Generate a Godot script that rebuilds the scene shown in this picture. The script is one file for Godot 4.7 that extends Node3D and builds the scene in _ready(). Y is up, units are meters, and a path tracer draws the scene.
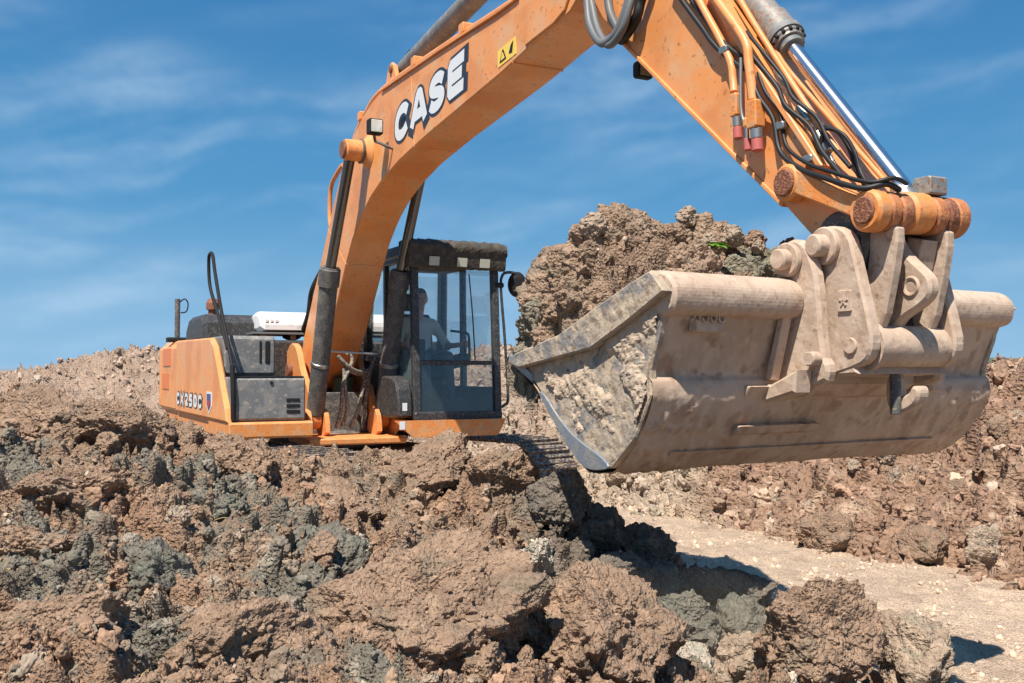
extends Node3D
# An excavator lifting a bucket of earth over a mound of clods, under a blue summer sky.
# Machine axes: x forward, y up, z to the machine's own right; metres.

const PIPE_A := [Vector3(7, 3.612, 0.215), Vector3(7.072, 3.487, 0.215), Vector3(7.29, 3.151, 0.215), Vector3(7.331, 3.02, 0.22), Vector3(7.35, 2.957, 0.23)]
const PIPE_B := [Vector3(7.139, 3.56, 0.23), Vector3(7.23, 3.432, 0.23), Vector3(7.423, 3.186, 0.23), Vector3(7.462, 3.058, 0.235), Vector3(7.494, 2.884, 0.24)]
const PIPE_S := [Vector3(7.389, 3.108, 0.22), Vector3(7.405, 2.878, 0.235), Vector3(7.425, 2.799, 0.235)]
const HOSE_C := [Vector3(6.842, 3.637, 0.21), Vector3(6.96, 3.494, 0.21), Vector3(7.095, 3.336, 0.21), Vector3(7.177, 3.245, 0.22), Vector3(7.284, 3.139, 0.21), Vector3(7.386, 3.06, 0.2)]
const HOSE_D := [Vector3(7.464, 2.995, 0.22), Vector3(7.522, 2.892, 0.23), Vector3(7.591, 2.779, 0.21), Vector3(7.645, 2.623, 0.22), Vector3(7.783, 2.521, 0.24), Vector3(7.948, 2.452, 0.27), Vector3(8.151, 2.373, 0.27), Vector3(8.216, 2.384, 0.2), Vector3(8.208, 2.369, 0.12)]
const HOSE_E := [Vector3(7.347, 3.209, 0.19), Vector3(7.469, 3.079, 0.2), Vector3(7.585, 2.928, 0.18), Vector3(7.663, 2.821, 0.2), Vector3(7.782, 2.709, 0.18), Vector3(7.877, 2.58, 0.2), Vector3(8.008, 2.45, 0.22)]
const HOSE_F := [Vector3(7.784, 2.564, 0.15), Vector3(7.797, 2.648, 0.15), Vector3(7.821, 2.699, 0.15), Vector3(7.909, 2.66, 0.14), Vector3(7.955, 2.577, 0.12), Vector3(7.987, 2.487, 0.12), Vector3(8.058, 2.403, 0.14)]
const PIPE_T := [Vector3(7.46, 3.149, 0.12), Vector3(7.56, 2.985, 0.14), Vector3(7.74, 2.779, 0.14), Vector3(7.89, 2.511, 0.14)]
const PIPE_R := [Vector3(7.42, 3.207, 0.06), Vector3(7.527, 3.029, 0.05), Vector3(8.07, 2.43, 0.04)]
const PIPE_U := [Vector3(7.241, 3.493, 0.13), Vector3(7.374, 3.304, 0.14), Vector3(7.635, 2.95, 0.15), Vector3(7.918, 2.573, 0.15)]
const LOOP_A := [Vector3(6.041, 4, 0.26), Vector3(6.101, 3.8, 0.27), Vector3(6.166, 3.631, 0.29), Vector3(6.3, 3.487, 0.3), Vector3(6.433, 3.486, 0.3), Vector3(6.512, 3.596, 0.28), Vector3(6.55, 3.734, 0.26)]
const LOOP_B := [Vector3(6.041, 4.003, 0.24), Vector3(6.113, 3.8, 0.25), Vector3(6.236, 3.582, 0.28), Vector3(6.382, 3.451, 0.3), Vector3(6.512, 3.495, 0.3), Vector3(6.56, 3.619, 0.28), Vector3(6.559, 3.762, 0.24)]
const LOOP_C := [Vector3(6.661, 3.73, 0.22), Vector3(6.591, 3.644, 0.23), Vector3(6.567, 3.563, 0.24), Vector3(6.465, 3.509, 0.23), Vector3(6.35, 3.504, 0.2)]
const LOOP_D := [Vector3(6.227, 3.882, 0.22), Vector3(6.248, 3.76, 0.22), Vector3(6.279, 3.664, 0.22), Vector3(6.32, 3.569, 0.2)]
const HOSE_BACK := [Vector3(1.034, 3.783, 0.14), Vector3(0.861, 3.74, 0.14), Vector3(0.612, 3.612, 0.14), Vector3(0.582, 3.271, 0.14), Vector3(0.763, 3.076, 0.15), Vector3(0.475, 2.829, 0.15), Vector3(-0.034, 2.561, 0.16), Vector3(-0.157, 2.285, 0.17), Vector3(-0.383, 2.064, 0.2), Vector3(-0.446, 2.03, 0.3), Vector3(-0.525, 2.054, 0.35)]
const FOOT_HOSE_0 := [Vector3(0.78, 1.819, 0.007), Vector3(0.792, 1.851, -0.022), Vector3(0.81, 1.745, -0.039), Vector3(0.84, 1.503, 0.068), Vector3(0.84, 1.241, 0.088), Vector3(0.81, 1.052, 0.132)]
const FOOT_HOSE_1 := [Vector3(0.84, 1.807, 0.124), Vector3(0.84, 1.702, 0.014), Vector3(0.78, 1.639, -0.137), Vector3(0.66, 1.682, -0.313), Vector3(0.6, 1.791, -0.401)]
const FOOT_HOSE_2 := [Vector3(0.81, 1.765, 0.092), Vector3(0.81, 1.649, -0.017), Vector3(0.75, 1.617, -0.17), Vector3(0.63, 1.714, -0.346)]
const FOOT_HOSE_3 := [Vector3(0.69, 1.768, -0.234), Vector3(0.66, 1.833, -0.289), Vector3(0.66, 1.801, -0.346), Vector3(0.72, 1.499, -0.203), Vector3(0.75, 1.234, -0.127), Vector3(0.75, 1.045, -0.039)]
const FOOT_HOSE_4 := [Vector3(0.66, 1.768, -0.289), Vector3(0.63, 1.812, -0.345), Vector3(0.66, 1.552, -0.279), Vector3(0.66, 1.25, -0.235), Vector3(0.66, 1.014, -0.202)]
const FOOT_HOSE_5 := [Vector3(0.81, 1.681, 0.048), Vector3(0.81, 1.502, 0.037), Vector3(0.792, 1.238, 0.008), Vector3(0.78, 1.07, 0.058)]
const MOUND := [Vector3(-1.564, 0.794, -2.5), Vector3(-0.97, 0.794, -2.5), Vector3(-0.391, 0.734, -2.6), Vector3(0.138, 0.627, -2.9), Vector3(0.883, 0.343, -3.6), Vector3(-1.395, 0.808, -2.75), Vector3(-1.705, 1.027, -3.35), Vector3(-2.016, 1.266, -3.95), Vector3(-2.248, 1.419, -4.4), Vector3(-2.31, 1.454, -4.8), Vector3(-1.927, 1.459, -4.8), Vector3(-3.029, 1.454, -4.8), Vector3(-1.628, 1.277, -4.8), Vector3(-2.136, 1.018, -3.4), Vector3(-1.06, 0.792, -2.8), Vector3(-1.291, 1.018, -3.4), Vector3(-1.561, 1.251, -4.1), Vector3(-1.462, 1.262, -4.7), Vector3(-1.356, 1.261, -5), Vector3(-0.753, 0.761, -2.9), Vector3(-0.912, 0.999, -3.5), Vector3(-1.105, 1.134, -4.4), Vector3(-1.255, 1.219, -5.2), Vector3(-1.12, 1.206, -5.3), Vector3(-0.603, 1.208, -5.4), Vector3(-0.275, 1.195, -5.3), Vector3(-0.491, 1.003, -4.4), Vector3(-0.412, 0.815, -3.7), Vector3(-0.338, 0.715, -3.05), Vector3(-0.061, 1.127, -5.1), Vector3(0.088, 1.026, -4.9), Vector3(0.033, 0.845, -4.1), Vector3(0.026, 0.653, -3.25), Vector3(0.239, 0.879, -5), Vector3(0.438, 0.75, -5), Vector3(0.63, 0.647, -4.95), Vector3(0.866, 0.59, -4.9), Vector3(1.063, 0.517, -4.8), Vector3(1.24, 0.491, -4.75), Vector3(0.376, 0.678, -4.3), Vector3(0.602, 0.522, -4.1), Vector3(0.84, 0.544, -4.5), Vector3(1.017, 0.389, -4.5), Vector3(0.385, 0.519, -3.6), Vector3(0.736, 0.408, -3.95), Vector3(1.032, 0.329, -4.2), Vector3(1.292, 0.361, -4.1), Vector3(1.694, 0.205, -4.3)]
const MOUND_BACK := [Vector3(-3.2, 0.9, -6), Vector3(-3.2, 0.3, -7.2), Vector3(-2.2, 0.5, -6.6), Vector3(-2.2, 0.1, -7.4), Vector3(-1.2, 0.35, -6.6), Vector3(-1.2, 0, -7.2), Vector3(-0.4, 0.3, -6.3), Vector3(-0.2, 0, -6.9), Vector3(0.4, 0.2, -6), Vector3(0.5, 0, -6.6), Vector3(0.9, -0.12, -6), Vector3(1.4, -0.15, -5.75), Vector3(1.8, -0.15, -5.4), Vector3(2.2, -0.2, -5.1), Vector3(2.6, -0.25, -4.6), Vector3(2.4, -0.2, -4), Vector3(3, -0.3, -5), Vector3(2.6, -0.3, -5.7), Vector3(3.6, -0.3, -4), Vector3(3.6, -0.3, -6.5), Vector3(2, -0.3, -6.6), Vector3(2.6, -0.3, -7.4), Vector3(0.9, -0.3, -7), Vector3(0, -0.25, -7.6), Vector3(3.2, -0.3, -3)]
const BIG_CLODS := [
	[Vector3(-0.324, 0.807, -3.55), 0.398, Vector3(1.0, 0.72, 0.8), "brown", "broad brown boulder of earth with a dusty pale upper edge"],
	[Vector3(0.327, 0.656, -3.75), 0.344, Vector3(1.0, 0.85, 0.8), "brown", "steep brown boulder below the dark dug face"],
	[Vector3(1.23, 0.589, -4), 0.26, Vector3(0.95, 1.05, 0.8), "brown", "rugged brown clod standing at the edge of the floor"],
	[Vector3(1.676, 0.445, -4.3), 0.193, Vector3(1.1, 0.9, 0.9), "beige", "pale crumbly clod beside the rugged brown clod"],
	[Vector3(1.718, 0.329, -4.2), 0.132, Vector3(1.2, 0.6, 0.9), "beige", "low pale slab below the crumbly clod"],
	[Vector3(-1.274, 1.192, -4.7), 0.242, Vector3(1.1, 0.75, 0.8), "brown", "rounded brown clod on the crest before the side panel"],
	[Vector3(-1.564, 1.289, -4.9), 0.132, Vector3(1, 0.9, 0.9), "brown", "small brown clod at the dip in the crest"],
	[Vector3(-2.084, 1.418, -4.5), 0.212, Vector3(1.1, 0.65, 0.8), "brown", "brown clod on the crest under the skyline bank"],
	[Vector3(-1.776, 1.385, -4.6), 0.237, Vector3(1.1, 0.7, 0.8), "brown", "broad brown clod with a tiny weed beside it"],
	[Vector3(-1.263, 1.054, -4.2), 0.216, Vector3(1.2, 0.7, 0.9), "grey", "grey green clay clod below the rounded brown clod"],
	[Vector3(-1.661, 1.142, -4), 0.246, Vector3(1.2, 0.6, 0.9), "brown", "flat brown clod in the middle of the slope"],
	[Vector3(-1.689, 0.98, -3.6), 0.242, Vector3(1.1, 0.6, 0.9), "brown", "wide reddish clod low on the slope"],
	[Vector3(-1.241, 0.913, -3.5), 0.204, Vector3(1.1, 0.7, 0.9), "grey", "grey clay clod beside the wide reddish clod"],
	[Vector3(-1.345, 0.813, -3), 0.235, Vector3(1.2, 0.7, 0.9), "brown", "large brown clod at the foot of the slope"],
	[Vector3(-1.595, 0.892, -3.2), 0.079, Vector3(1.2, 0.7, 0.9), "pale", "pale stone like clod above the large brown clod"],
	[Vector3(-0.898, 0.8, -3.1), 0.208, Vector3(1.2, 0.7, 0.9), "brown", "brown clod flecked with pale grit low on the slope"],
	[Vector3(-0.926, 0.838, -3.25), 0.058, Vector3(0.9, 1.2, 0.9), "pale", "small upright pale clod among brown earth"],
	[Vector3(-0.763, 0.867, -3.8), 0.213, Vector3(1.0, 0.9, 0.9), "grey", "grey green clay clod against the broad boulder"],
	[Vector3(-0.815, 1.011, -4.5), 0.222, Vector3(1.2, 0.6, 0.9), "brown", "brown clod behind the broad boulder"],
	[Vector3(-0.442, 1.152, -5.1), 0.263, Vector3(1.3, 0.6, 0.9), "brown", "dark brown clod on the crest before the cab"],
	[Vector3(-0.962, 1.094, -4.9), 0.11, Vector3(1.4, 0.6, 0.9), "pale", "pale flat clod on the crest before the boom foot"],
	[Vector3(-0.06, 1.122, -5), 0.19, Vector3(1.1, 0.8, 0.9), "brown", "brown clod on the crest below the cab step"],
	[Vector3(0.098, 0.848, -4.3), 0.106, Vector3(0.9, 1.1, 0.9), "pale", "pale clod at the edge of the dark dug face"],
	[Vector3(-0.105, 0.705, -3.3), 0.103, Vector3(1, 0.9, 0.9), "brown", "smooth small clod in front of the broad boulder"],
	[Vector3(-0.673, 0.756, -3.2), 0.151, Vector3(1.1, 0.8, 0.9), "brown", "brown clod at the foot of the grey clay"],
	[Vector3(-0.64, 0.934, -4.1), 0.064, Vector3(1, 1, 1), "pale", "little pale clod on the grey clay"],
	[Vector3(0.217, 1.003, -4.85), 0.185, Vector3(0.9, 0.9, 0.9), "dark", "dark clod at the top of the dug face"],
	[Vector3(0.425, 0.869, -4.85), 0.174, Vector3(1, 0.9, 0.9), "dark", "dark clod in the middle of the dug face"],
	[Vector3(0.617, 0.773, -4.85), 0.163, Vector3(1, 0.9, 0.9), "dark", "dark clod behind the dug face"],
	[Vector3(0.639, 0.677, -4.5), 0.171, Vector3(1, 0.95, 0.9), "grey", "dusty grey clod in the dug hollow"],
	[Vector3(0.859, 0.637, -4.6), 0.175, Vector3(1, 0.9, 0.9), "grey", "grey clod at the low end of the dug face"],
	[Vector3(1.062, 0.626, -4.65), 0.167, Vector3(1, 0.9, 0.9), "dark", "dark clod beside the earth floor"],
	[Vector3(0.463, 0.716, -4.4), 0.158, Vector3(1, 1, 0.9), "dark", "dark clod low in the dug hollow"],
	[Vector3(0.76, 0.585, -4.3), 0.164, Vector3(1, 0.9, 0.9), "grey", "dusty grey clod at the bottom of the hollow"],
	[Vector3(0.995, 0.534, -4.4), 0.148, Vector3(1, 0.9, 0.9), "grey", "small grey clod behind the rugged brown clod"],
	[Vector3(0.97, 0.403, -4.2), 0.188, Vector3(1.1, 0.8, 0.9), "beige", "beige clod between the steep boulder and the rugged clod"],
	[Vector3(0.658, 0.478, -3.95), 0.142, Vector3(1.2, 0.7, 0.9), "pale", "pale low clod at the bottom of the dug hollow"],
	[Vector3(2.924, 0.162, -9.3), 0.25, Vector3(1.2, 0.8, 0.9), "brown", "brown block at the foot of the rubble bank"],
	[Vector3(3.532, 0.138, -8.6), 0.212, Vector3(1.2, 0.8, 0.9), "brown", "brown clod pile edge at the foot of the bank"],
	[Vector3(3.952, 0.198, -8.4), 0.169, Vector3(1.1, 0.9, 0.9), "beige", "beige boulder in the red brown rubble"],
]
const WEED_SPOTS := [Vector3(-1.735, 1.326, -4.35)]

var M := {}
var rng := RandomNumberGenerator.new()
var names_used := {}
var cell_a := FastNoiseLite.new()
var cell_b := FastNoiseLite.new()
var cell_c := FastNoiseLite.new()
var cell_d := FastNoiseLite.new()
var soft := FastNoiseLite.new()
var soft2 := FastNoiseLite.new()
var rough5 := FastNoiseLite.new()
var gap_a := FastNoiseLite.new()
var gap_b := FastNoiseLite.new()
var val_a := FastNoiseLite.new()
var val_b := FastNoiseLite.new()
var mound_grid := PackedFloat32Array()
const MG_X0 := -4.2
const MG_Z0 := -8.0
const MG_STEP := 0.15
const MG_NX := 52
const MG_NZ := 46

func _ready():
	rng.seed = 20
	camera_and_light()
	setup_noise()
	make_materials()
	print("materials ", Time.get_ticks_msec())
	build_land()
	print("land ", Time.get_ticks_msec())
	build_excavator()
	print("machine ", Time.get_ticks_msec())
	build_operator()
	print("operator ", Time.get_ticks_msec())
	build_heap()
	build_clods()
	build_weeds()
	build_dust()
	print("done ", Time.get_ticks_msec())

func camera_and_light():
	var cam := Camera3D.new()
	cam.name = "camera"
	add_child(cam)
	cam.position = Vector3(0, 1.66, 0)
	cam.rotation.x = atan(28.5 / 1000.0)
	cam.fov = rad_to_deg(2.0 * atan(341.5 / 1000.0))
	cam.near = 0.1
	cam.far = 3000.0
	cam.current = true
	var env := Environment.new()
	env.background_mode = Environment.BG_SKY
	env.sky = Sky.new()
	env.sky.sky_material = make_sky()
	env.tonemap_mode = Environment.TONE_MAPPER_LINEAR
	env.tonemap_exposure = 1.5
	env.volumetric_fog_enabled = true
	env.volumetric_fog_density = 0.0
	env.sdfgi_enabled = true
	env.ssao_enabled = true
	env.ssil_enabled = true
	var we := WorldEnvironment.new()
	we.name = "world_environment"
	we.environment = env
	add_child(we)
	var sun := DirectionalLight3D.new()
	sun.name = "sun"
	add_child(sun)
	var travel := Vector3(0.20, -0.855, -0.478)
	sun.look_at_from_position(Vector3.ZERO, travel, Vector3(0, 0, 1))
	sun.light_energy = 1.6
	sun.light_color = Color(1.0, 0.965, 0.91)
	sun.light_angular_distance = 0.5
	sun.shadow_enabled = true

func make_sky():
	var w := 1536
	var h := 768
	var n1 := FastNoiseLite.new()
	n1.seed = 5
	n1.noise_type = FastNoiseLite.TYPE_SIMPLEX_SMOOTH
	n1.frequency = 1.0
	n1.fractal_octaves = 6
	n1.fractal_gain = 0.64
	var n2 := FastNoiseLite.new()
	n2.seed = 9
	n2.noise_type = FastNoiseLite.TYPE_SIMPLEX_SMOOTH
	n2.frequency = 1.0
	n2.fractal_octaves = 3
	var img := Image.create(w, h, false, Image.FORMAT_RGBF)
	var top := Vector3(0.031, 0.140, 0.322)
	var mid := Vector3(0.066, 0.220, 0.408)
	var low := Vector3(0.190, 0.350, 0.510)
	for j in h:
		var el := PI * (0.5 - (j + 0.5) / h)
		var t := clampf(el / deg_to_rad(24.0), 0.0, 1.0)
		var base := low.lerp(mid, smoothstep(0.0, 0.45, t)).lerp(top, smoothstep(0.30, 1.0, t))
		if el < 0.0:
			var below := Color(0.30, 0.27, 0.24)
			for i in w:
				img.set_pixel(i, j, below)
			continue
		var cloudy := smoothstep(deg_to_rad(75.0), deg_to_rad(25.0), el)
		for i in w:
			var az := wrapf(TAU * (i + 0.5) / w, -PI, PI)
			var c := base
			if cloudy > 0.0:
				var a := Vector3(sin(az), 0, cos(az))
				# streaks drawn out sideways, rising a little to the right
				var e := el * 14.0 - sin(az) * 2.2
				var q := Vector3(a.x * 2.6, e, a.z * 2.6)
				q += Vector3(0, 0.35, 0) * n2.get_noise_3d(a.x * 3.0, el * 6.0, a.z * 3.0)
				var v := n1.get_noise_3d(q.x, q.y, q.z) * 0.5 + 0.5
				var big := n2.get_noise_3d(a.x * 2.2 + 4.0, el * 5.0, a.z * 2.2) * 0.5 + 0.5
				var k := smoothstep(0.36, 0.95, v) * smoothstep(0.10, 0.70, big) * cloudy
				c = c.lerp(Vector3(0.40, 0.52, 0.64), clampf(k * 0.55, 0.0, 0.34))
			img.set_pixel(i, j, Color(c.x, c.y, c.z))
	var m := PanoramaSkyMaterial.new()
	m.panorama = ImageTexture.create_from_image(img)
	return m

func setup_noise():
	var k := 0
	for n in [cell_a, cell_b, cell_c, cell_d]:
		n.seed = 100 + k
		k += 1
		n.noise_type = FastNoiseLite.TYPE_CELLULAR
		n.cellular_distance_function = FastNoiseLite.DISTANCE_EUCLIDEAN_SQUARED
		n.cellular_return_type = FastNoiseLite.RETURN_DISTANCE
		n.fractal_type = FastNoiseLite.FRACTAL_NONE
		n.frequency = 1.0
	for n in [soft, soft2]:
		n.seed = 200 + k
		k += 1
		n.noise_type = FastNoiseLite.TYPE_SIMPLEX_SMOOTH
		n.frequency = 1.0
		n.fractal_octaves = 3
	soft2.fractal_octaves = 2
	rough5.seed = 41
	rough5.noise_type = FastNoiseLite.TYPE_SIMPLEX_SMOOTH
	rough5.frequency = 1.0
	rough5.fractal_octaves = 5
	rough5.fractal_gain = 0.58
	for q in [[gap_a, 61, FastNoiseLite.RETURN_DISTANCE2_SUB], [val_a, 61, FastNoiseLite.RETURN_CELL_VALUE], [gap_b, 62, FastNoiseLite.RETURN_DISTANCE2_SUB], [val_b, 62, FastNoiseLite.RETURN_CELL_VALUE]]:
		var n: FastNoiseLite = q[0]
		n.seed = q[1]
		n.noise_type = FastNoiseLite.TYPE_CELLULAR
		n.cellular_distance_function = FastNoiseLite.DISTANCE_EUCLIDEAN
		n.cellular_return_type = q[2]
		n.fractal_type = FastNoiseLite.FRACTAL_NONE
		n.frequency = 1.0

# ---------------------------------------------------------------- materials

func noise_bytes(size: int, kind: int, freq: float, oct: int, sd: int) -> PackedByteArray:
	var n := FastNoiseLite.new()
	n.seed = sd
	n.noise_type = kind as FastNoiseLite.NoiseType
	n.frequency = freq
	n.fractal_octaves = oct
	if kind == FastNoiseLite.TYPE_CELLULAR:
		n.cellular_return_type = FastNoiseLite.RETURN_DISTANCE
		n.fractal_type = FastNoiseLite.FRACTAL_NONE
	var im := n.get_seamless_image(size, size)
	im.convert(Image.FORMAT_L8)
	return im.get_data()

# layers: [colour, frequency, octaves, low, high, amount]
func layered(size: int, base: Color, layers: Array, sd: int) -> ImageTexture:
	var out := PackedByteArray()
	out.resize(size * size * 3)
	var px := PackedColorArray()
	px.resize(size * size)
	px.fill(base)
	var k := 0
	for l in layers:
		var b := noise_bytes(size, FastNoiseLite.TYPE_SIMPLEX_SMOOTH, l[1], l[2], sd + k)
		k += 1
		var c: Color = l[0]
		var lo: float = l[3]
		var hi: float = l[4]
		var am: float = l[5]
		for i in b.size():
			var v := smoothstep(lo, hi, b[i] / 255.0) * am
			if v > 0.0:
				px[i] = px[i].lerp(c, v)
	for i in px.size():
		out[i * 3] = int(clampf(px[i].r, 0, 1) * 255)
		out[i * 3 + 1] = int(clampf(px[i].g, 0, 1) * 255)
		out[i * 3 + 2] = int(clampf(px[i].b, 0, 1) * 255)
	var im := Image.create_from_data(size, size, false, Image.FORMAT_RGB8, out)
	im.generate_mipmaps()
	return ImageTexture.create_from_image(im)

func height_tex(size: int, freq: float, oct: int, sd: int, kind: int = FastNoiseLite.TYPE_SIMPLEX_SMOOTH) -> ImageTexture:
	var im := Image.create_from_data(size, size, false, Image.FORMAT_L8, noise_bytes(size, kind, freq, oct, sd))
	return ImageTexture.create_from_image(im)

func mat(called: String, albedo, rough: float, metal: float = 0.0, scale: float = 1.0, relief: Texture2D = null, depth: float = 0.0) -> StandardMaterial3D:
	var m := StandardMaterial3D.new()
	m.resource_name = called
	if albedo is Color:
		m.albedo_color = albedo
	else:
		m.albedo_texture = albedo
		m.uv1_triplanar = true
		m.uv1_scale = Vector3.ONE * scale
	m.roughness = rough
	m.metallic = metal
	if relief:
		m.uv1_triplanar = true
		m.uv1_scale = Vector3.ONE * scale
		m.heightmap_enabled = true
		m.heightmap_texture = relief
		m.heightmap_scale = depth
	M[called] = m
	return m

func make_materials():
	# dry earth, paint under dust, dried mud
	var fine := height_tex(512, 0.05, 5, 31)
	var crust := height_tex(512, 0.022, 6, 32)
	var dust := Color(0.80, 0.70, 0.58)
	var mud := Color(0.70, 0.60, 0.50)
	# paint
	mat("orange", layered(512, Color(0.90, 0.590, 0.335), [[Color(0.89, 0.62, 0.41), 0.008, 4, 0.35, 0.75, 0.7], [dust, 0.009, 6, 0.48, 0.90, 0.42], [Color(0.85, 0.66, 0.47), 0.03, 6, 0.50, 0.85, 0.4], [Color(0.55, 0.33, 0.20), 0.055, 5, 0.74, 0.82, 0.55], [Color(0.80, 0.50, 0.27), 0.004, 5, 0.45, 0.75, 0.5]], 40), 0.42, 0.0, 0.6, fine, 0.04)
	mat("orange_worn", layered(512, Color(0.86, 0.54, 0.28), [[Color(0.86, 0.61, 0.40), 0.010, 4, 0.3, 0.7, 0.7], [Color(0.60, 0.37, 0.24), 0.04, 5, 0.62, 0.84, 0.5], [mud, 0.012, 6, 0.48, 0.90, 0.55]], 50), 0.6, 0.0, 1.6, fine, 0.12)
	mat("dark", layered(512, Color(0.43, 0.44, 0.45), [[Color(0.58, 0.57, 0.55), 0.012, 6, 0.35, 0.8, 0.6], [dust, 0.035, 5, 0.66, 0.86, 0.55]], 60), 0.6, 0.0, 1.0, fine, 0.05)
	mat("dark_muddy", layered(512, Color(0.30, 0.305, 0.315), [[Color(0.48, 0.46, 0.43), 0.010, 6, 0.40, 0.8, 0.7], [Color(0.66, 0.60, 0.48), 0.05, 3, 0.66, 0.76, 0.65]], 65), 0.65, 0.0, 1.5, fine, 0.2)
	mat("cab_paint", layered(512, Color(0.19, 0.195, 0.205), [[Color(0.42, 0.40, 0.37), 0.014, 5, 0.45, 0.85, 0.5], [dust, 0.06, 4, 0.72, 0.8, 0.6]], 70), 0.5, 0.0, 1.5)
	mat("visor", layered(512, Color(0.24, 0.22, 0.20), [[Color(0.42, 0.38, 0.33), 0.012, 6, 0.35, 0.9, 0.6], [Color(0.55, 0.49, 0.41), 0.06, 4, 0.62, 0.85, 0.4]], 75), 0.85, 0.0, 2.0, crust, 0.6)
	mat("mud", layered(512, Color(0.745, 0.660, 0.590), [[Color(0.67, 0.575, 0.50), 0.008, 6, 0.35, 0.75, 0.75], [Color(0.80, 0.73, 0.645), 0.03, 5, 0.55, 0.8, 0.55], [Color(0.55, 0.44, 0.355), 0.03, 6, 0.70, 0.84, 0.5]], 80), 0.9, 0.0, 1.0, crust, 0.35)
	mat("mud_shell", layered(512, Color(0.735, 0.650, 0.575), [[Color(0.65, 0.55, 0.47), 0.007, 6, 0.38, 0.72, 0.8], [Color(0.78, 0.70, 0.61), 0.03, 5, 0.58, 0.80, 0.55], [Color(0.50, 0.375, 0.285), 0.014, 6, 0.64, 0.82, 0.6]], 85), 0.85, 0.0, 0.9, crust, 0.45)
	mat("mud_crust", layered(512, Color(0.72, 0.64, 0.555), [[Color(0.56, 0.51, 0.46), 0.012, 6, 0.45, 0.7, 0.75], [Color(0.80, 0.74, 0.66), 0.03, 5, 0.55, 0.8, 0.6]], 88), 0.95, 0.0, 1.3, crust, 0.8)
	mat("plate_mud", layered(512, Color(0.66, 0.60, 0.53), [[Color(0.47, 0.47, 0.48), 0.008, 6, 0.48, 0.66, 0.8], [Color(0.75, 0.68, 0.59), 0.02, 6, 0.5, 0.75, 0.7], [Color(0.52, 0.42, 0.34), 0.03, 6, 0.62, 0.8, 0.6]], 89), 0.85, 0.05, 1.2, crust, 0.8)
	mat("steel", layered(512, Color(0.53, 0.56, 0.60), [[Color(0.64, 0.62, 0.58), 0.010, 6, 0.40, 0.80, 0.7], [Color(0.44, 0.46, 0.49), 0.04, 5, 0.55, 0.85, 0.4]], 90), 0.45, 0.35, 2.0, fine, 0.1)
	mat("rust", layered(512, Color(0.50, 0.30, 0.22), [[Color(0.66, 0.48, 0.36), 0.03, 5, 0.45, 0.7, 0.8], [Color(0.34, 0.24, 0.20), 0.05, 4, 0.6, 0.75, 0.8]], 95), 0.75, 0.1, 3.0, fine, 0.3)
	mat("link_worn", layered(512, Color(0.74, 0.47, 0.29), [[Color(0.56, 0.35, 0.25), 0.014, 6, 0.40, 0.68, 0.85], [Color(0.66, 0.55, 0.44), 0.03, 5, 0.55, 0.8, 0.6]], 93), 0.65, 0.05, 2.2, fine, 0.2)
	mat("grey_paint", layered(512, Color(0.50, 0.50, 0.49), [[Color(0.62, 0.58, 0.53), 0.02, 5, 0.4, 0.7, 0.7], [Color(0.55, 0.33, 0.20), 0.035, 4, 0.68, 0.75, 0.8]], 97), 0.5, 0.1, 2.0, fine, 0.1)
	mat("chrome", Color(0.86, 0.86, 0.87), 0.22, 1.0)
	mat("rod_dull", Color(0.42, 0.43, 0.44), 0.25, 0.9)
	mat("hose", Color(0.10, 0.10, 0.105), 0.55)
	mat("hose_grey", Color(0.40, 0.41, 0.42), 0.5)
	mat("hose_muddy", layered(256, Color(0.34, 0.34, 0.34), [[Color(0.70, 0.66, 0.58), 0.03, 5, 0.40, 0.66, 0.9]], 99), 0.7, 0.0, 4.0)
	mat("silver", Color(0.66, 0.66, 0.64), 0.35, 0.8)
	mat("pink_cap", Color(0.72, 0.38, 0.36), 0.6)
	mat("white", layered(256, Color(0.88, 0.89, 0.90), [[Color(0.76, 0.74, 0.70), 0.02, 4, 0.5, 0.85, 0.6]], 101), 0.45, 0.0, 1.5)
	mat("decal_white", Color(0.86, 0.87, 0.88), 0.4)
	mat("decal_dark", Color(0.17, 0.20, 0.25), 0.45)
	mat("decal_blue", Color(0.22, 0.30, 0.55), 0.45)
	mat("decal_red", Color(0.70, 0.20, 0.17), 0.45)
	mat("decal_yellow", Color(0.93, 0.79, 0.36), 0.5)
	mat("decal_black", Color(0.08, 0.08, 0.08), 0.5)
	mat("rubber", Color(0.07, 0.07, 0.075), 0.8)
	mat("track_steel", layered(256, Color(0.33, 0.32, 0.32), [[Color(0.66, 0.57, 0.48), 0.03, 5, 0.40, 0.62, 0.9]], 104), 0.7, 0.2, 2.0, fine, 0.2)
	mat("lamp_glass", Color(0.86, 0.88, 0.86), 0.12, 0.3)
	mat("lamp_dim", layered(256, Color(0.52, 0.47, 0.38), [[Color(0.36, 0.33, 0.28), 0.05, 4, 0.45, 0.7, 0.7]], 105), 0.6, 0.0, 5.0)
	mat("lamp_pale", Color(0.72, 0.72, 0.66), 0.3)
	mat("mirror", Color(0.75, 0.78, 0.80), 0.05, 1.0)
	mat("seat", Color(0.13, 0.13, 0.14), 0.85)
	mat("interior", Color(0.20, 0.20, 0.205), 0.7)
	var g := mat("glass", Color(0.78, 0.90, 0.90, 0.10), 0.03)
	g.transparency = BaseMaterial3D.TRANSPARENCY_ALPHA
	var g2 := mat("glass_dusty", Color(0.40, 0.44, 0.44, 0.09), 0.05)
	g2.transparency = BaseMaterial3D.TRANSPARENCY_ALPHA
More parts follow.
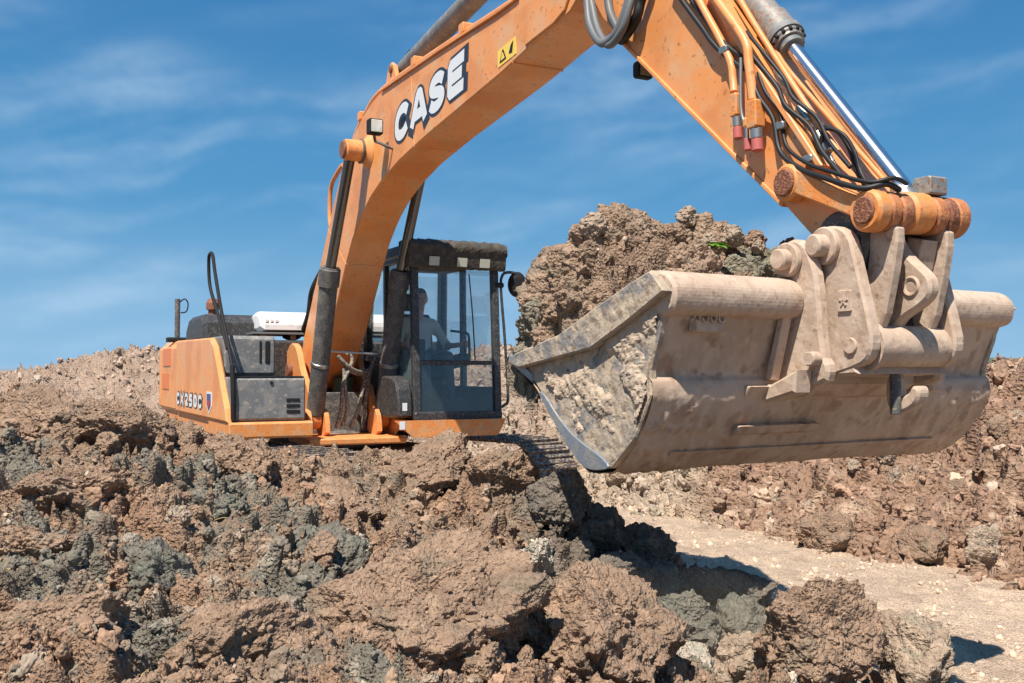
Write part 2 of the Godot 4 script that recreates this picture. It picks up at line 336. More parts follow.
	# earth: base colours come with the vertices and copies
	var grain := layered(512, Color(0.90, 0.90, 0.90), [[Color(0.68, 0.66, 0.64), 0.03, 5, 0.40, 0.75, 0.8], [Color(1, 1, 1), 0.06, 5, 0.50, 0.8, 0.8]], 110)
	var earth_relief := height_tex(512, 0.05, 6, 33)
	var e := mat("earth", grain, 1.0, 0.0, 2.2, earth_relief, 2.2)
	e.vertex_color_use_as_albedo = true
	e.uv1_world_triplanar = true
	var ef := mat("earth_far", grain, 1.0, 0.0, 0.8, earth_relief, 5.0)
	ef.vertex_color_use_as_albedo = true
	ef.uv1_world_triplanar = true
	var ec := mat("earth_crumb", Color(1, 1, 1), 1.0)
	ec.vertex_color_use_as_albedo = true
	for k in CLOD_TINT:
		var c: Color = CLOD_TINT[k]
		var cm := mat("clod_" + k, grain, 1.0, 0.0, 2.2, earth_relief, 2.2)
		cm.uv1_world_triplanar = true
		cm.vertex_color_use_as_albedo = true
		cm.albedo_color = c.linear_to_srgb()
	var lf := mat("leaf", Color(0.36, 0.55, 0.14), 0.6)
	lf.backlight_enabled = true
	lf.backlight = Color(0.25, 0.4, 0.08)
	mat("straw", Color(0.72, 0.62, 0.42), 0.9)
	mat("hill", Color(0.30, 0.35, 0.27), 1.0)
	var pm := mat("person", Color(1, 1, 1), 0.8)
	pm.vertex_color_use_as_albedo = true
	mat("hair", Color(0.16, 0.12, 0.10), 0.8)

# linear base colours of the soils
const BROWN := Vector3(0.345, 0.230, 0.155)
const RED_BROWN := Vector3(0.365, 0.227, 0.147)
const GREY := Vector3(0.182, 0.180, 0.148)
const DARK := Vector3(0.205, 0.165, 0.130)  # dark soil tone, also deepens the shadow below the bucket
const BEIGE := Vector3(0.705, 0.530, 0.385)
const PALE := Vector3(0.600, 0.510, 0.410)
const SCREE := Vector3(0.470, 0.370, 0.280)
const CLOD_TINT := {"brown": Color(0.45, 0.300, 0.204), "heap": Color(0.47, 0.325, 0.228), "heap_grey": Color(0.36, 0.315, 0.232), "grey": Color(0.265, 0.245, 0.195), "pale": Color(0.70, 0.60, 0.48), "beige": Color(0.58, 0.44, 0.325), "dark": Color(0.27, 0.225, 0.182)}  # the dark tint helps paint the shaded hollow under the bucket

# ---------------------------------------------------------------- mesh helpers

class Shape:
	var v := PackedVector3Array()
	var n := PackedVector3Array()
	var c := PackedColorArray()
	func tri(a: Vector3, b: Vector3, d: Vector3):
		var nn := (b - a).cross(d - a).normalized()
		v.append(a); v.append(d); v.append(b)
		n.append(nn); n.append(nn); n.append(nn)
	func quad(a: Vector3, b: Vector3, d: Vector3, e: Vector3):
		tri(a, b, d)
		tri(a, d, e)
	func stri(a: Vector3, b: Vector3, d: Vector3, na: Vector3, nb: Vector3, nd: Vector3):
		v.append(a); v.append(d); v.append(b)
		n.append(na); n.append(nd); n.append(nb)
	func squad(a, b, d, e, na, nb, nd, ne):
		stri(a, b, d, na, nb, nd)
		stri(a, d, e, na, nd, ne)
	func add(s: Shape, x := Transform3D()):
		for p in s.v:
			v.append(x * p)
		for p in s.n:
			n.append((x.basis * p).normalized())
	func mesh() -> ArrayMesh:
		var a := []
		a.resize(Mesh.ARRAY_MAX)
		a[Mesh.ARRAY_VERTEX] = v
		a[Mesh.ARRAY_NORMAL] = n
		if c.size() == v.size() and c.size() > 0:
			a[Mesh.ARRAY_COLOR] = c
		var m := ArrayMesh.new()
		m.add_surface_from_arrays(Mesh.PRIMITIVE_TRIANGLES, a)
		return m

func put(called: String, shape, material, parent: Node, xf := Transform3D()) -> MeshInstance3D:
	var o := MeshInstance3D.new()
	o.name = called
	o.mesh = shape.mesh() if shape is Shape else shape
	o.material_override = M[material] if material is String else material
	o.transform = xf
	o.cast_shadow = GeometryInstance3D.SHADOW_CASTING_SETTING_ON
	parent.add_child(o, true)
	return o

func numbered(called: String) -> String:
	var k: int = names_used.get(called, 0)
	names_used[called] = k + 1
	return called if k == 0 else "%s_%03d" % [called, k]

func tag(o: Node, label: String, category := "", group := "", kind := ""):
	if label: o.set_meta("label", label)
	if category: o.set_meta("category", category)
	if group: o.set_meta("group", group)
	if kind: o.set_meta("kind", kind)

func v2(a: Array) -> PackedVector2Array:
	var p := PackedVector2Array()
	for i in range(0, a.size(), 2):
		p.append(Vector2(a[i], a[i + 1]))
	return p

func inset(p: PackedVector2Array, d: float) -> PackedVector2Array:
	var q := PackedVector2Array()
	var s := p.size()
	for i in s:
		var e1 := (p[i] - p[(i + s - 1) % s]).normalized()
		var e2 := (p[(i + 1) % s] - p[i]).normalized()
		var n1 := Vector2(-e1.y, e1.x)
		var n2 := Vector2(-e2.y, e2.x)
		var m := (n1 + n2).normalized()
		q.append(p[i] + m * d / maxf(0.4, m.dot(n1)))
	return q

func ccw(p: PackedVector2Array) -> PackedVector2Array:
	var q := p.duplicate()
	if Geometry2D.is_polygon_clockwise(q):
		q.reverse()
	# Geometry2D counts with y down: make sure of the sign ourselves
	var a := 0.0
	for i in q.size():
		a += q[i].cross(q[(i + 1) % q.size()])
	if a < 0.0:
		q.reverse()
	return q

# corners cut twice, so that plates are rounded
func soften(p: PackedVector2Array, times := 2) -> PackedVector2Array:
	var q := p
	for k in times:
		var r := PackedVector2Array()
		for i in q.size():
			var a := q[i]
			var c := q[(i + 1) % q.size()]
			r.append(a.lerp(c, 0.25))
			r.append(a.lerp(c, 0.75))
		q = r
	return q

# a polygon in x, y drawn out from z0 to z1, edges chamfered
func prism(poly: PackedVector2Array, z0: float, z1: float, bevel := 0.006) -> Shape:
	var s := Shape.new()
	var p := ccw(poly)
	var q := inset(p, bevel)
	var idx := Geometry2D.triangulate_polygon(q)
	var n := p.size()
	for i in range(0, idx.size(), 3):
		var a := q[idx[i]]
		var b := q[idx[i + 1]]
		var c := q[idx[i + 2]]
		if (b - a).cross(c - a) < 0.0:
			var t := b
			b = c
			c = t
		s.tri(Vector3(a.x, a.y, z1), Vector3(b.x, b.y, z1), Vector3(c.x, c.y, z1))
		s.tri(Vector3(a.x, a.y, z0), Vector3(c.x, c.y, z0), Vector3(b.x, b.y, z0))
	for i in n:
		var j := (i + 1) % n
		var a0 := Vector3(p[i].x, p[i].y, z0 + bevel)
		var b0 := Vector3(p[j].x, p[j].y, z0 + bevel)
		var a1 := Vector3(p[i].x, p[i].y, z1 - bevel)
		var b1 := Vector3(p[j].x, p[j].y, z1 - bevel)
		s.quad(a0, b0, b1, a1)
		if bevel > 0.0:
			s.quad(a1, b1, Vector3(q[j].x, q[j].y, z1), Vector3(q[i].x, q[i].y, z1))
			s.quad(Vector3(q[i].x, q[i].y, z0), Vector3(q[j].x, q[j].y, z0), b0, a0)
	return s

func box(c: Vector3, size: Vector3, bevel := 0.008) -> Shape:
	var h := size * 0.5
	var p := v2([-h.x, -h.y, h.x, -h.y, h.x, h.y, -h.x, h.y])
	if bevel > 0.0:
		p = v2([-h.x + bevel, -h.y, h.x - bevel, -h.y, h.x, -h.y + bevel, h.x, h.y - bevel, h.x - bevel, h.y, -h.x + bevel, h.y, -h.x, h.y - bevel, -h.x, -h.y + bevel])
	var s := prism(p, -h.z, h.z, bevel * 0.5)
	var t := Shape.new()
	t.add(s, Transform3D(Basis(), c))
	return t

# a bar of rectangular section between two points
func bar(a: Vector3, b: Vector3, w: float, d: float, bevel := 0.004) -> Shape:
	var y := (b - a).normalized()
	var x := y.cross(Vector3(0, 0, 1))
	if x.length() < 0.1:
		x = y.cross(Vector3(1, 0, 0))
	x = x.normalized()
	var z := x.cross(y)
	var s := box(Vector3.ZERO, Vector3(w, (b - a).length(), d), bevel)
	var t := Shape.new()
	t.add(s, Transform3D(Basis(x, y, z), (a + b) * 0.5))
	return t

# profile [[along, radius], ...] turned round the line from a towards b
func lathe(a: Vector3, b: Vector3, profile: Array, sides := 20) -> Shape:
	var s := Shape.new()
	var y := (b - a).normalized()
	var x := y.cross(Vector3(0.3, 0.2, 0.93)).normalized()
	var z := x.cross(y)
	for k in profile.size() - 1:
		var l0: float = profile[k][0]
		var r0: float = profile[k][1]
		var l1: float = profile[k + 1][0]
		var r1: float = profile[k + 1][1]
		if absf(l0 - l1) < 1e-6 and absf(r0 - r1) < 1e-6:
			continue
		var sl := Vector2(l1 - l0, r1 - r0).normalized()
		for i in sides:
			var t0 := TAU * i / sides
			var t1 := TAU * (i + 1) / sides
			var d0 := x * cos(t0) + z * sin(t0)
			var d1 := x * cos(t1) + z * sin(t1)
			var n0 := d0 * sl.x - y * sl.y
			var n1 := d1 * sl.x - y * sl.y
			var p00 := a + y * l0 + d0 * r0
			var p01 := a + y * l0 + d1 * r0
			var p10 := a + y * l1 + d0 * r1
			var p11 := a + y * l1 + d1 * r1
			if r0 > 1e-5:
				s.stri(p00, p01, p11, n0, n1, n1)
			if r1 > 1e-5:
				s.stri(p00, p11, p10, n0, n1, n0)
	# keep the winding on the side of the normals
	for i in range(0, s.v.size(), 3):
		var fn := (s.v[i + 2] - s.v[i]).cross(s.v[i + 1] - s.v[i])
		if fn.dot(s.n[i]) < 0.0:
			var tv := s.v[i + 1]
			s.v[i + 1] = s.v[i + 2]
			s.v[i + 2] = tv
			var tn := s.n[i + 1]
			s.n[i + 1] = s.n[i + 2]
			s.n[i + 2] = tn
	return s

func rod(a: Vector3, b: Vector3, r: float, sides := 20, chamfer := -1.0) -> Shape:
	var l := (b - a).length()
	var ch := minf(r * 0.15, l * 0.2) if chamfer < 0.0 else chamfer
	return lathe(a, b, [[0, 0], [0, r - ch], [ch, r], [l - ch, r], [l, r - ch], [l, 0]], sides)

func smooth_path(pts: Array, per := 6) -> PackedVector3Array:
	var o := PackedVector3Array()
	var n := pts.size()
	for i in n - 1:
		var p0: Vector3 = pts[maxi(i - 1, 0)]
		var p1: Vector3 = pts[i]
		var p2: Vector3 = pts[i + 1]
		var p3: Vector3 = pts[mini(i + 2, n - 1)]
		for k in per:
			o.append(p1.cubic_interpolate(p2, p0, p3, float(k) / per))
	o.append(pts[n - 1])
	return o

func tube(pts: Array, r: float, sides := 10, per := 6, ribs := 0.0) -> Shape:
	var s := Shape.new()
	var p := smooth_path(pts, per)
	var rings := []
	var up := Vector3(0.31, 0.2, 0.93)
	for i in p.size():
		var t := (p[mini(i + 1, p.size() - 1)] - p[maxi(i - 1, 0)]).normalized()
		var x := (up - t * up.dot(t)).normalized()
		up = x
		var y := t.cross(x)
		var ring := []
		var rr := r * (1.0 + (ribs if i % 2 == 0 else 0.0))
		for k in sides:
			var d := x * cos(TAU * k / sides) + y * sin(TAU * k / sides)
			ring.append([p[i] + d * rr, d])
		rings.append(ring)
	for i in rings.size() - 1:
		for k in sides:
			var j := (k + 1) % sides
			var a = rings[i][k]
			var b = rings[i][j]
			var c = rings[i + 1][j]
			var d = rings[i + 1][k]
			s.squad(a[0], b[0], c[0], d[0], a[1], b[1], c[1], d[1])
	for e in [[0, -1.0], [rings.size() - 1, 1.0]]:
		var ring: Array = rings[e[0]]
		var c := p[e[0]]
		for k in sides:
			var j := (k + 1) % sides
			if e[1] > 0.0:
				s.tri(c, ring[k][0], ring[j][0])
			else:
				s.tri(c, ring[j][0], ring[k][0])
	return s

func circle(cx: float, cy: float, r: float, n := 20, a0 := 0.0, a1 := TAU) -> PackedVector2Array:
	var p := PackedVector2Array()
	var full := absf(a1 - a0 - TAU) < 1e-4
	for i in (n if full else n + 1):
		var t := a0 + (a1 - a0) * i / n
		p.append(Vector2(cx + r * cos(t), cy + r * sin(t)))
	return p

# a grid of points with normals worked out from its neighbours
func sheet(pos: PackedVector3Array, nx: int, ny: int, col := PackedColorArray(), flip := false) -> ArrayMesh:
	var nor := PackedVector3Array()
	nor.resize(pos.size())
	for j in ny:
		for i in nx:
			var a := pos[j * nx + mini(i + 1, nx - 1)] - pos[j * nx + maxi(i - 1, 0)]
			var b := pos[mini(j + 1, ny - 1) * nx + i] - pos[maxi(j - 1, 0) * nx + i]
			var n := a.cross(b).normalized()
			nor[j * nx + i] = -n if flip else n
	var idx := PackedInt32Array()
	idx.resize((nx - 1) * (ny - 1) * 6)
	var w := 0
	for j in ny - 1:
		for i in nx - 1:
			var a := j * nx + i
			var b := a + 1
			var c := a + nx
			var d := c + 1
			for q in ([a, b, c, b, d, c] if flip else [a, c, b, b, c, d]):
				idx[w] = q
				w += 1
	var arr := []
	arr.resize(Mesh.ARRAY_MAX)
	arr[Mesh.ARRAY_VERTEX] = pos
	arr[Mesh.ARRAY_NORMAL] = nor
	if col.size() == pos.size():
		arr[Mesh.ARRAY_COLOR] = col
	arr[Mesh.ARRAY_INDEX] = idx
	var m := ArrayMesh.new()
	m.add_surface_from_arrays(Mesh.PRIMITIVE_TRIANGLES, arr)
	return m

# ---------------------------------------------------------------- the earth

func make_mound_grid():
	var pts := []
	pts.append_array(MOUND)
	pts.append_array(MOUND_BACK)
	mound_grid.resize(MG_NX * MG_NZ)
	for j in MG_NZ:
		for i in MG_NX:
			var x := MG_X0 + i * MG_STEP
			var z := MG_Z0 + j * MG_STEP
			var sw := 0.0
			var sh := 0.0
			for p in pts:
				var d2: float = (p.x - x) * (p.x - x) + (p.z - z) * (p.z - z) + 0.012
				var w := 1.0 / (d2 * d2)
				sw += w
				sh += w * p.y
			mound_grid[j * MG_NX + i] = sh / sw
	for pass_ in 2:
		var g := mound_grid.duplicate()
		for j in range(1, MG_NZ - 1):
			for i in range(1, MG_NX - 1):
				var s := 0.0
				for b in [-1, 0, 1]:
					for a in [-1, 0, 1]:
						s += g[(j + b) * MG_NX + i + a]
				mound_grid[j * MG_NX + i] = s / 9.0

func mound_base(x: float, z: float) -> float:
	var u := clampf((x - MG_X0) / MG_STEP, 0.0, MG_NX - 1.001)
	var v := clampf((z - MG_Z0) / MG_STEP, 0.0, MG_NZ - 1.001)
	var i := int(u)
	var j := int(v)
	var fu := u - i
	var fv := v - j
	fu = fu * fu * (3.0 - 2.0 * fu) * 0.5 + fu * 0.5
	fv = fv * fv * (3.0 - 2.0 * fv) * 0.5 + fv * 0.5
	var a := lerpf(mound_grid[j * MG_NX + i], mound_grid[j * MG_NX + i + 1], fu)
	var b := lerpf(mound_grid[(j + 1) * MG_NX + i], mound_grid[(j + 1) * MG_NX + i + 1], fu)
	return lerpf(a, b, fv)

const FOOT_LINE := [Vector2(-30, 24), Vector2(-12, 21), Vector2(-6, 19), Vector2(-1.5, 17.5), Vector2(0.3, 15.5), Vector2(1.2, 12.6), Vector2(1.7, 11.6), Vector2(2.5, 10.3), Vector2(3.15, 9.4), Vector2(3.8, 8.1), Vector2(4.6, 7.6), Vector2(6.5, 7.2), Vector2(9, 7.4), Vector2(14, 8), Vector2(30, 10)]

func foot_depth(x: float) -> float:
	for i in FOOT_LINE.size() - 1:
		if x <= FOOT_LINE[i + 1].x:
			var t := clampf((x - FOOT_LINE[i].x) / (FOOT_LINE[i + 1].x - FOOT_LINE[i].x), 0.0, 1.0)
			return lerpf(FOOT_LINE[i].y, FOOT_LINE[i + 1].y, t)
	return FOOT_LINE[FOOT_LINE.size() - 1].y

func bank_base(x: float, z: float) -> float:
	var d := -z - foot_depth(x)
	# the foot line runs slantwise on the right: shorten the way across it
	if x > 0.3 and x < 4.5:
		d *= 0.62
	elif x >= 4.5:
		d *= 0.85
	var top := 1.75
	if x < 0.5:
		top = lerpf(1.90, 1.80, smoothstep(-9.0, -6.0, x))
		top = lerpf(1.35, top, smoothstep(-13.5, -9.0, x))
	elif x > 4.0:
		top = lerpf(1.75, 1.55, smoothstep(4.0, 6.0, x))
	top += soft2.get_noise_2d(x * 0.25 + 7.0, z * 0.25) * 0.3
	return minf(d * 0.62, top - (top * 0.35) * exp(-maxf(d, 0.0) * 0.9)) if d > 0.0 else d * 0.25

# broken clods parted by gaps, their faces rough and crumbling
# w: big clods, small clods, roughness, crumbs
func lumps(p: Vector3, w: Vector4) -> float:
	var q := p + Vector3(soft2.get_noise_3d(p.x * 2.6, p.y * 2.6, p.z * 2.6), soft2.get_noise_3d(p.x * 2.6 + 40.0, p.y * 2.6, p.z * 2.6), soft2.get_noise_3d(p.x * 2.6, p.y * 2.6, p.z * 2.6 + 40.0)) * 0.16
	var r := rough5.get_noise_3dv(p * 7.0)
	q += Vector3(r, r * 0.6, -r) * 0.05
	var a := q * 2.1
	var d := smoothstep(-0.98, -0.62, gap_a.get_noise_3dv(a)) * (0.55 + 0.45 * val_a.get_noise_3dv(a)) * w.x
	var e := q * 5.6
	d += smoothstep(-0.97, -0.60, gap_b.get_noise_3dv(e)) * (0.55 + 0.45 * val_b.get_noise_3dv(e)) * w.y
	d += r * w.z
	var f := p + Vector3(r, -r, r) * 0.02
	d -= (cell_c.get_noise_3dv(f * 20.0) + 0.5) * w.w
	if w.w > 0.008:
		d -= (cell_d.get_noise_3dv(f * 52.0) + 0.5) * w.w * 0.55
	return d - w.x * 0.30 - w.y * 0.28

const GREY_SPOTS := [Vector3(-1.30, -4.3, 0.42), Vector3(-0.95, -3.9, 0.38), Vector3(-2.1, -4.0, 0.35), Vector3(-1.55, -3.4, 0.40), Vector3(-0.75, -3.45, 0.30), Vector3(-0.45, -3.1, 0.22), Vector3(-1.1, -3.0, 0.25), Vector3(0.95, -4.6, 0.55), Vector3(0.7, -4.1, 0.4), Vector3(-2.0, -3.05, 0.25)]

func mound_color(p: Vector3) -> Vector3:
	var n1 := soft.get_noise_3d(p.x * 1.3, p.y * 1.3, p.z * 1.3)
	var n2 := soft.get_noise_3d(p.x * 5.0 + 9.0, p.y * 5.0, p.z * 5.0)
	var c := BROWN.lerp(RED_BROWN, smoothstep(-0.3, 0.4, n1))
	c = c * (1.0 + 0.22 * n2)
	var g := 0.0
	for s in GREY_SPOTS:
		g = maxf(g, 1.0 - Vector2(p.x - s.x, p.z - s.y).length() / s.z)
	g = smoothstep(0.05, 0.62, g + 0.40 * n2 + 0.45 * soft2.get_noise_3d(p.x * 17.0, p.y * 17.0 + 3.0, p.z * 17.0) + 0.30 * soft2.get_noise_3d(p.x * 2.3, p.y * 2.3 + 5.0, p.z * 2.3))
	g = maxf(g, 0.8 * smoothstep(0.34, 0.55, soft2.get_noise_3d(p.x * 1.1 + 31.0, p.y * 1.1, p.z * 1.1)))
	c = c.lerp(GREY * (1.0 + 0.3 * n2), g * 0.85)
	# bucket's shadow deepened in the colour, over naturally dark grey soil
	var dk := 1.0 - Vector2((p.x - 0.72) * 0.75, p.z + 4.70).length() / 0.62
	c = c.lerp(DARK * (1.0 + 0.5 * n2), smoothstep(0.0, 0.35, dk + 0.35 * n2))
	var pl := soft2.get_noise_3d(p.x * 7.0, p.y * 7.0 + 20.0, p.z * 7.0)
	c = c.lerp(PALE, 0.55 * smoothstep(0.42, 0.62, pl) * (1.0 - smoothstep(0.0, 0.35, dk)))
	return c

func bank_color(p: Vector3) -> Vector3:
	var n1 := soft.get_noise_3d(p.x * 0.6, p.y * 0.6, p.z * 0.6)
	var n2 := soft.get_noise_3d(p.x * 3.0 + 9.0, p.y * 3.0, p.z * 3.0)
	var redder := smoothstep(1.9, 2.9, p.x + 0.9 * n1)
	var c := SCREE.lerp(Vector3(0.345, 0.218, 0.150), redder)
	c = c.lerp(Vector3(0.30, 0.29, 0.23), 0.5 * smoothstep(0.15, 0.5, soft2.get_noise_3d(p.x * 1.2, p.y, p.z * 1.2)) * (1.0 - redder))
	c = c * (1.0 + 0.25 * n2)
	return c.lerp(BEIGE, 0.6 * smoothstep(0.25, 0.55, soft2.get_noise_3d(p.x * 2.0 + 9.0, p.y * 2.0, p.z * 2.0)))

func floor_color(p: Vector3) -> Vector3:
	var n1 := soft.get_noise_3d(p.x * 0.7, 3.0, p.z * 0.7)
	var n2 := soft.get_noise_3d(p.x * 4.0, 8.0, p.z * 4.0)
	var c := BEIGE * (1.03 + 0.10 * n1 + 0.12 * n2)
	return c.lerp(Vector3(0.36, 0.245, 0.175), 0.5 * smoothstep(0.2, 0.6, soft.get_noise_3d(p.x * 1.7, 20.0, p.z * 1.7)))

var land := {}

func land_height(called: String, x: float, z: float) -> float:
	match called:
		"soil_mound": return mound_base(x, z)
		"dirt_floor": return floor_base(x, z)
	return bank_base(x, z)

func land_color(called: String, p: Vector3) -> Vector3:
	match called:
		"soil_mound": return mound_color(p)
		"dirt_floor": return floor_color(p)
		"far_spoil_bank":
			var n := soft.get_noise_3d(p.x * 2.0, p.y * 2.0, p.z * 2.0)
			return Vector3(0.44, 0.325, 0.250) * (1.0 + 0.25 * n)
	return bank_color(p)

func strewn(called: String, p: Vector3) -> bool:
	match called:
		"soil_crumbs": return p.y > 0.0
		"soil_lumps": return p.y > 0.0 and soft2.get_noise_2d(p.x * 2.4, p.z * 2.4) > -0.05
		"floor_crumbs": return soft2.get_noise_2d(p.x * 1.5, p.z * 1.5) > 0.02 and p.z < -5.0
		"rubble": return p.y > 0.0
		"far_rubble": return p.y > 0.1
	return true

# a relief sheet of earth; keeps its points so that crumbs can be strewn on them
func earth_sheet(called: String, x0: float, x1: float, d0: float, d1: float, step: float, w: Vector4, grow: float, material: String, flare := 0.0) -> MeshInstance3D:
	var nx := int((x1 - x0) / step) + 1
	var rows := PackedFloat32Array()
	var d := d0
	while d < d1:
		rows.append(d)
		d += step * (1.0 + grow * (d - d0))
	var ny := rows.size()
	var pos := PackedVector3Array()
	var col := PackedColorArray()
	pos.resize(nx * ny)
	col.resize(nx * ny)
	for j in ny:
		for i in nx:
			var x := x0 + step * i
			if flare > 0.0:
				x *= 1.0 + flare * (rows[j] - d0)
			var z := -rows[j]
			var h: float = land_height(called, x, z)
			var e := 0.06
			var hx: float = land_height(called, x + e, z)
			var hz: float = land_height(called, x, z + e)
			var n := Vector3(-(hx - h) / e, 1.0, -(hz - h) / e).normalized()
			var p := Vector3(x, h, z)
			p += n * lumps(p, w)
			pos[j * nx + i] = p
			var c := land_color(called, p)
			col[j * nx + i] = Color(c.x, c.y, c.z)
	var o := MeshInstance3D.new()
	o.name = called
	o.mesh = sheet(pos, nx, ny, col)
	o.material_override = M[material]
	add_child(o)
	land[called] = [pos, col]
	return o

func floor_base(x: float, z: float) -> float:
	# two worn wheel ruts run along the floor
	var h := 0.012 * soft2.get_noise_2d(x * 0.8, z * 0.8) + 0.004
	for off in [-8.9, -7.0]:
		var d: float = z - (off - 0.32 * (x - 2.5) + 0.15 * sin(x * 0.9))
		h += -0.022 * exp(-d * d / 0.02) + 0.012 * exp(-(absf(d) - 0.26) * (absf(d) - 0.26) / 0.006)
	return h + 0.004

func ico(sub: int) -> Array:
	var t := (1.0 + sqrt(5.0)) / 2.0
	var v := [Vector3(-1, t, 0), Vector3(1, t, 0), Vector3(-1, -t, 0), Vector3(1, -t, 0), Vector3(0, -1, t), Vector3(0, 1, t), Vector3(0, -1, -t), Vector3(0, 1, -t), Vector3(t, 0, -1), Vector3(t, 0, 1), Vector3(-t, 0, -1), Vector3(-t, 0, 1)]
	for i in v.size():
		v[i] = v[i].normalized()
	var f := [0, 11, 5, 0, 5, 1, 0, 1, 7, 0, 7, 10, 0, 10, 11, 1, 5, 9, 5, 11, 4, 11, 10, 2, 10, 7, 6, 7, 1, 8, 3, 9, 4, 3, 4, 2, 3, 2, 6, 3, 6, 8, 3, 8, 9, 4, 9, 5, 2, 4, 11, 6, 2, 10, 8, 6, 7, 9, 8, 1]
	for s in sub:
		var mid := {}
		var g := []
		for i in range(0, f.size(), 3):
			var m := []
			for e in [[f[i], f[i + 1]], [f[i + 1], f[i + 2]], [f[i + 2], f[i]]]:
				var key: int = mini(e[0], e[1]) * 1000000 + maxi(e[0], e[1])
				if not mid.has(key):
					mid[key] = v.size()
					v.append((v[e[0]] + v[e[1]]).normalized())
				m.append(mid[key])
			g.append_array([f[i], m[0], m[2], f[i + 1], m[1], m[0], f[i + 2], m[2], m[1], m[0], m[1], m[2]])
		f = g
	return [v, f]

var ico_cache := {}

# a broken clod of earth about one unit in radius
func clod_mesh(sd: int, sub: int, planes: int, rough: float, tinted := true, facets := false) -> ArrayMesh:
	if not ico_cache.has(sub):
		ico_cache[sub] = ico(sub)
	var src: Array = ico_cache[sub]
	var r := RandomNumberGenerator.new()
	r.seed = sd
	var off := Vector3(r.randf(), r.randf(), r.randf()) * 50.0
	var cuts := []
	for k in planes:
		cuts.append([Vector3(r.randfn(), r.randfn(), r.randfn()).normalized(), r.randf_range(0.55, 0.90)])
	var pos := PackedVector3Array()
	var col := PackedColorArray()
	for d in src[0]:
		var rad: float = 1.0 + 0.25 * soft.get_noise_3dv(d * 0.9 + off)
		for c in cuts:
			var k: float = d.dot(c[0])
			if k > 0.05:
				rad = minf(rad, c[1] / k)
		var q: Vector3 = d * rad + off
		var rf := rough5.get_noise_3dv(q * 1.7)
		var e := q + Vector3(rf, -rf, rf) * 0.25
		rad += 0.22 * rf * rough
		rad += 0.10 * rough * (smoothstep(-0.98, -0.62, gap_b.get_noise_3dv(e * 1.5)) * (0.6 + 0.4 * val_b.get_noise_3dv(e * 1.5)) - 0.4)
		if sub >= 4:
			rad -= (cell_c.get_noise_3dv(e * 7.5) + 0.5) * 0.060 * rough
		if sub >= 5:
			rad -= (cell_d.get_noise_3dv(e * 18.0) + 0.5) * 0.030 * rough
		if sub >= 6:
			rad -= (cell_b.get_noise_3dv(e * 38.0) + 0.5) * 0.016 * rough
		pos.append(d * rad)
		var n1 := soft.get_noise_3dv(q * 1.6 + Vector3(7, 0, 0))
		var n2 := soft.get_noise_3dv(q * 5.0)
		var v := 0.80 + 0.22 * n1 + 0.20 * n2
		var c3 := Vector3(v, v, v)
		if tinted:
			c3 = c3.lerp(Vector3(1.15, 1.2, 1.25), 0.6 * smoothstep(0.30, 0.55, soft2.get_noise_3dv(q * 2.4)))
			c3 = c3.lerp(Vector3(0.55, 0.68, 0.72), 0.5 * smoothstep(0.25, 0.5, soft2.get_noise_3dv(q * 1.3 + Vector3(0, 30, 0))))
		col.append(Color(clampf(c3.x, 0, 1), clampf(c3.y, 0, 1), clampf(c3.z, 0, 1)))
	var idx := PackedInt32Array()
	var nor := PackedVector3Array()
	nor.resize(pos.size())
	var f: Array = src[1]
	if facets:
		var s := Shape.new()
		for i in range(0, f.size(), 3):
			s.tri(pos[f[i]], pos[f[i + 1]], pos[f[i + 2]])
			for m in [0, 2, 1]:
				s.c.append(col[f[i + m]])
		return s.mesh()
	for i in range(0, f.size(), 3):
		var a: int = f[i]
		var b: int = f[i + 1]
		var c: int = f[i + 2]
		var n := (pos[b] - pos[a]).cross(pos[c] - pos[a])
		if n.dot(pos[a]) < 0.0:
			n = -n
			idx.append(a); idx.append(b); idx.append(c)
		else:
			idx.append(a); idx.append(c); idx.append(b)
		nor[a] += n
		nor[b] += n
		nor[c] += n
	for i in nor.size():
		nor[i] = nor[i].normalized()
	var arr := []
	arr.resize(Mesh.ARRAY_MAX)
	arr[Mesh.ARRAY_VERTEX] = pos
	arr[Mesh.ARRAY_NORMAL] = nor
	arr[Mesh.ARRAY_COLOR] = col
	arr[Mesh.ARRAY_INDEX] = idx
	var m := ArrayMesh.new()
	m.add_surface_from_arrays(Mesh.PRIMITIVE_TRIANGLES, arr)
	return m

var crumb_shapes := []
var lump_shapes := []

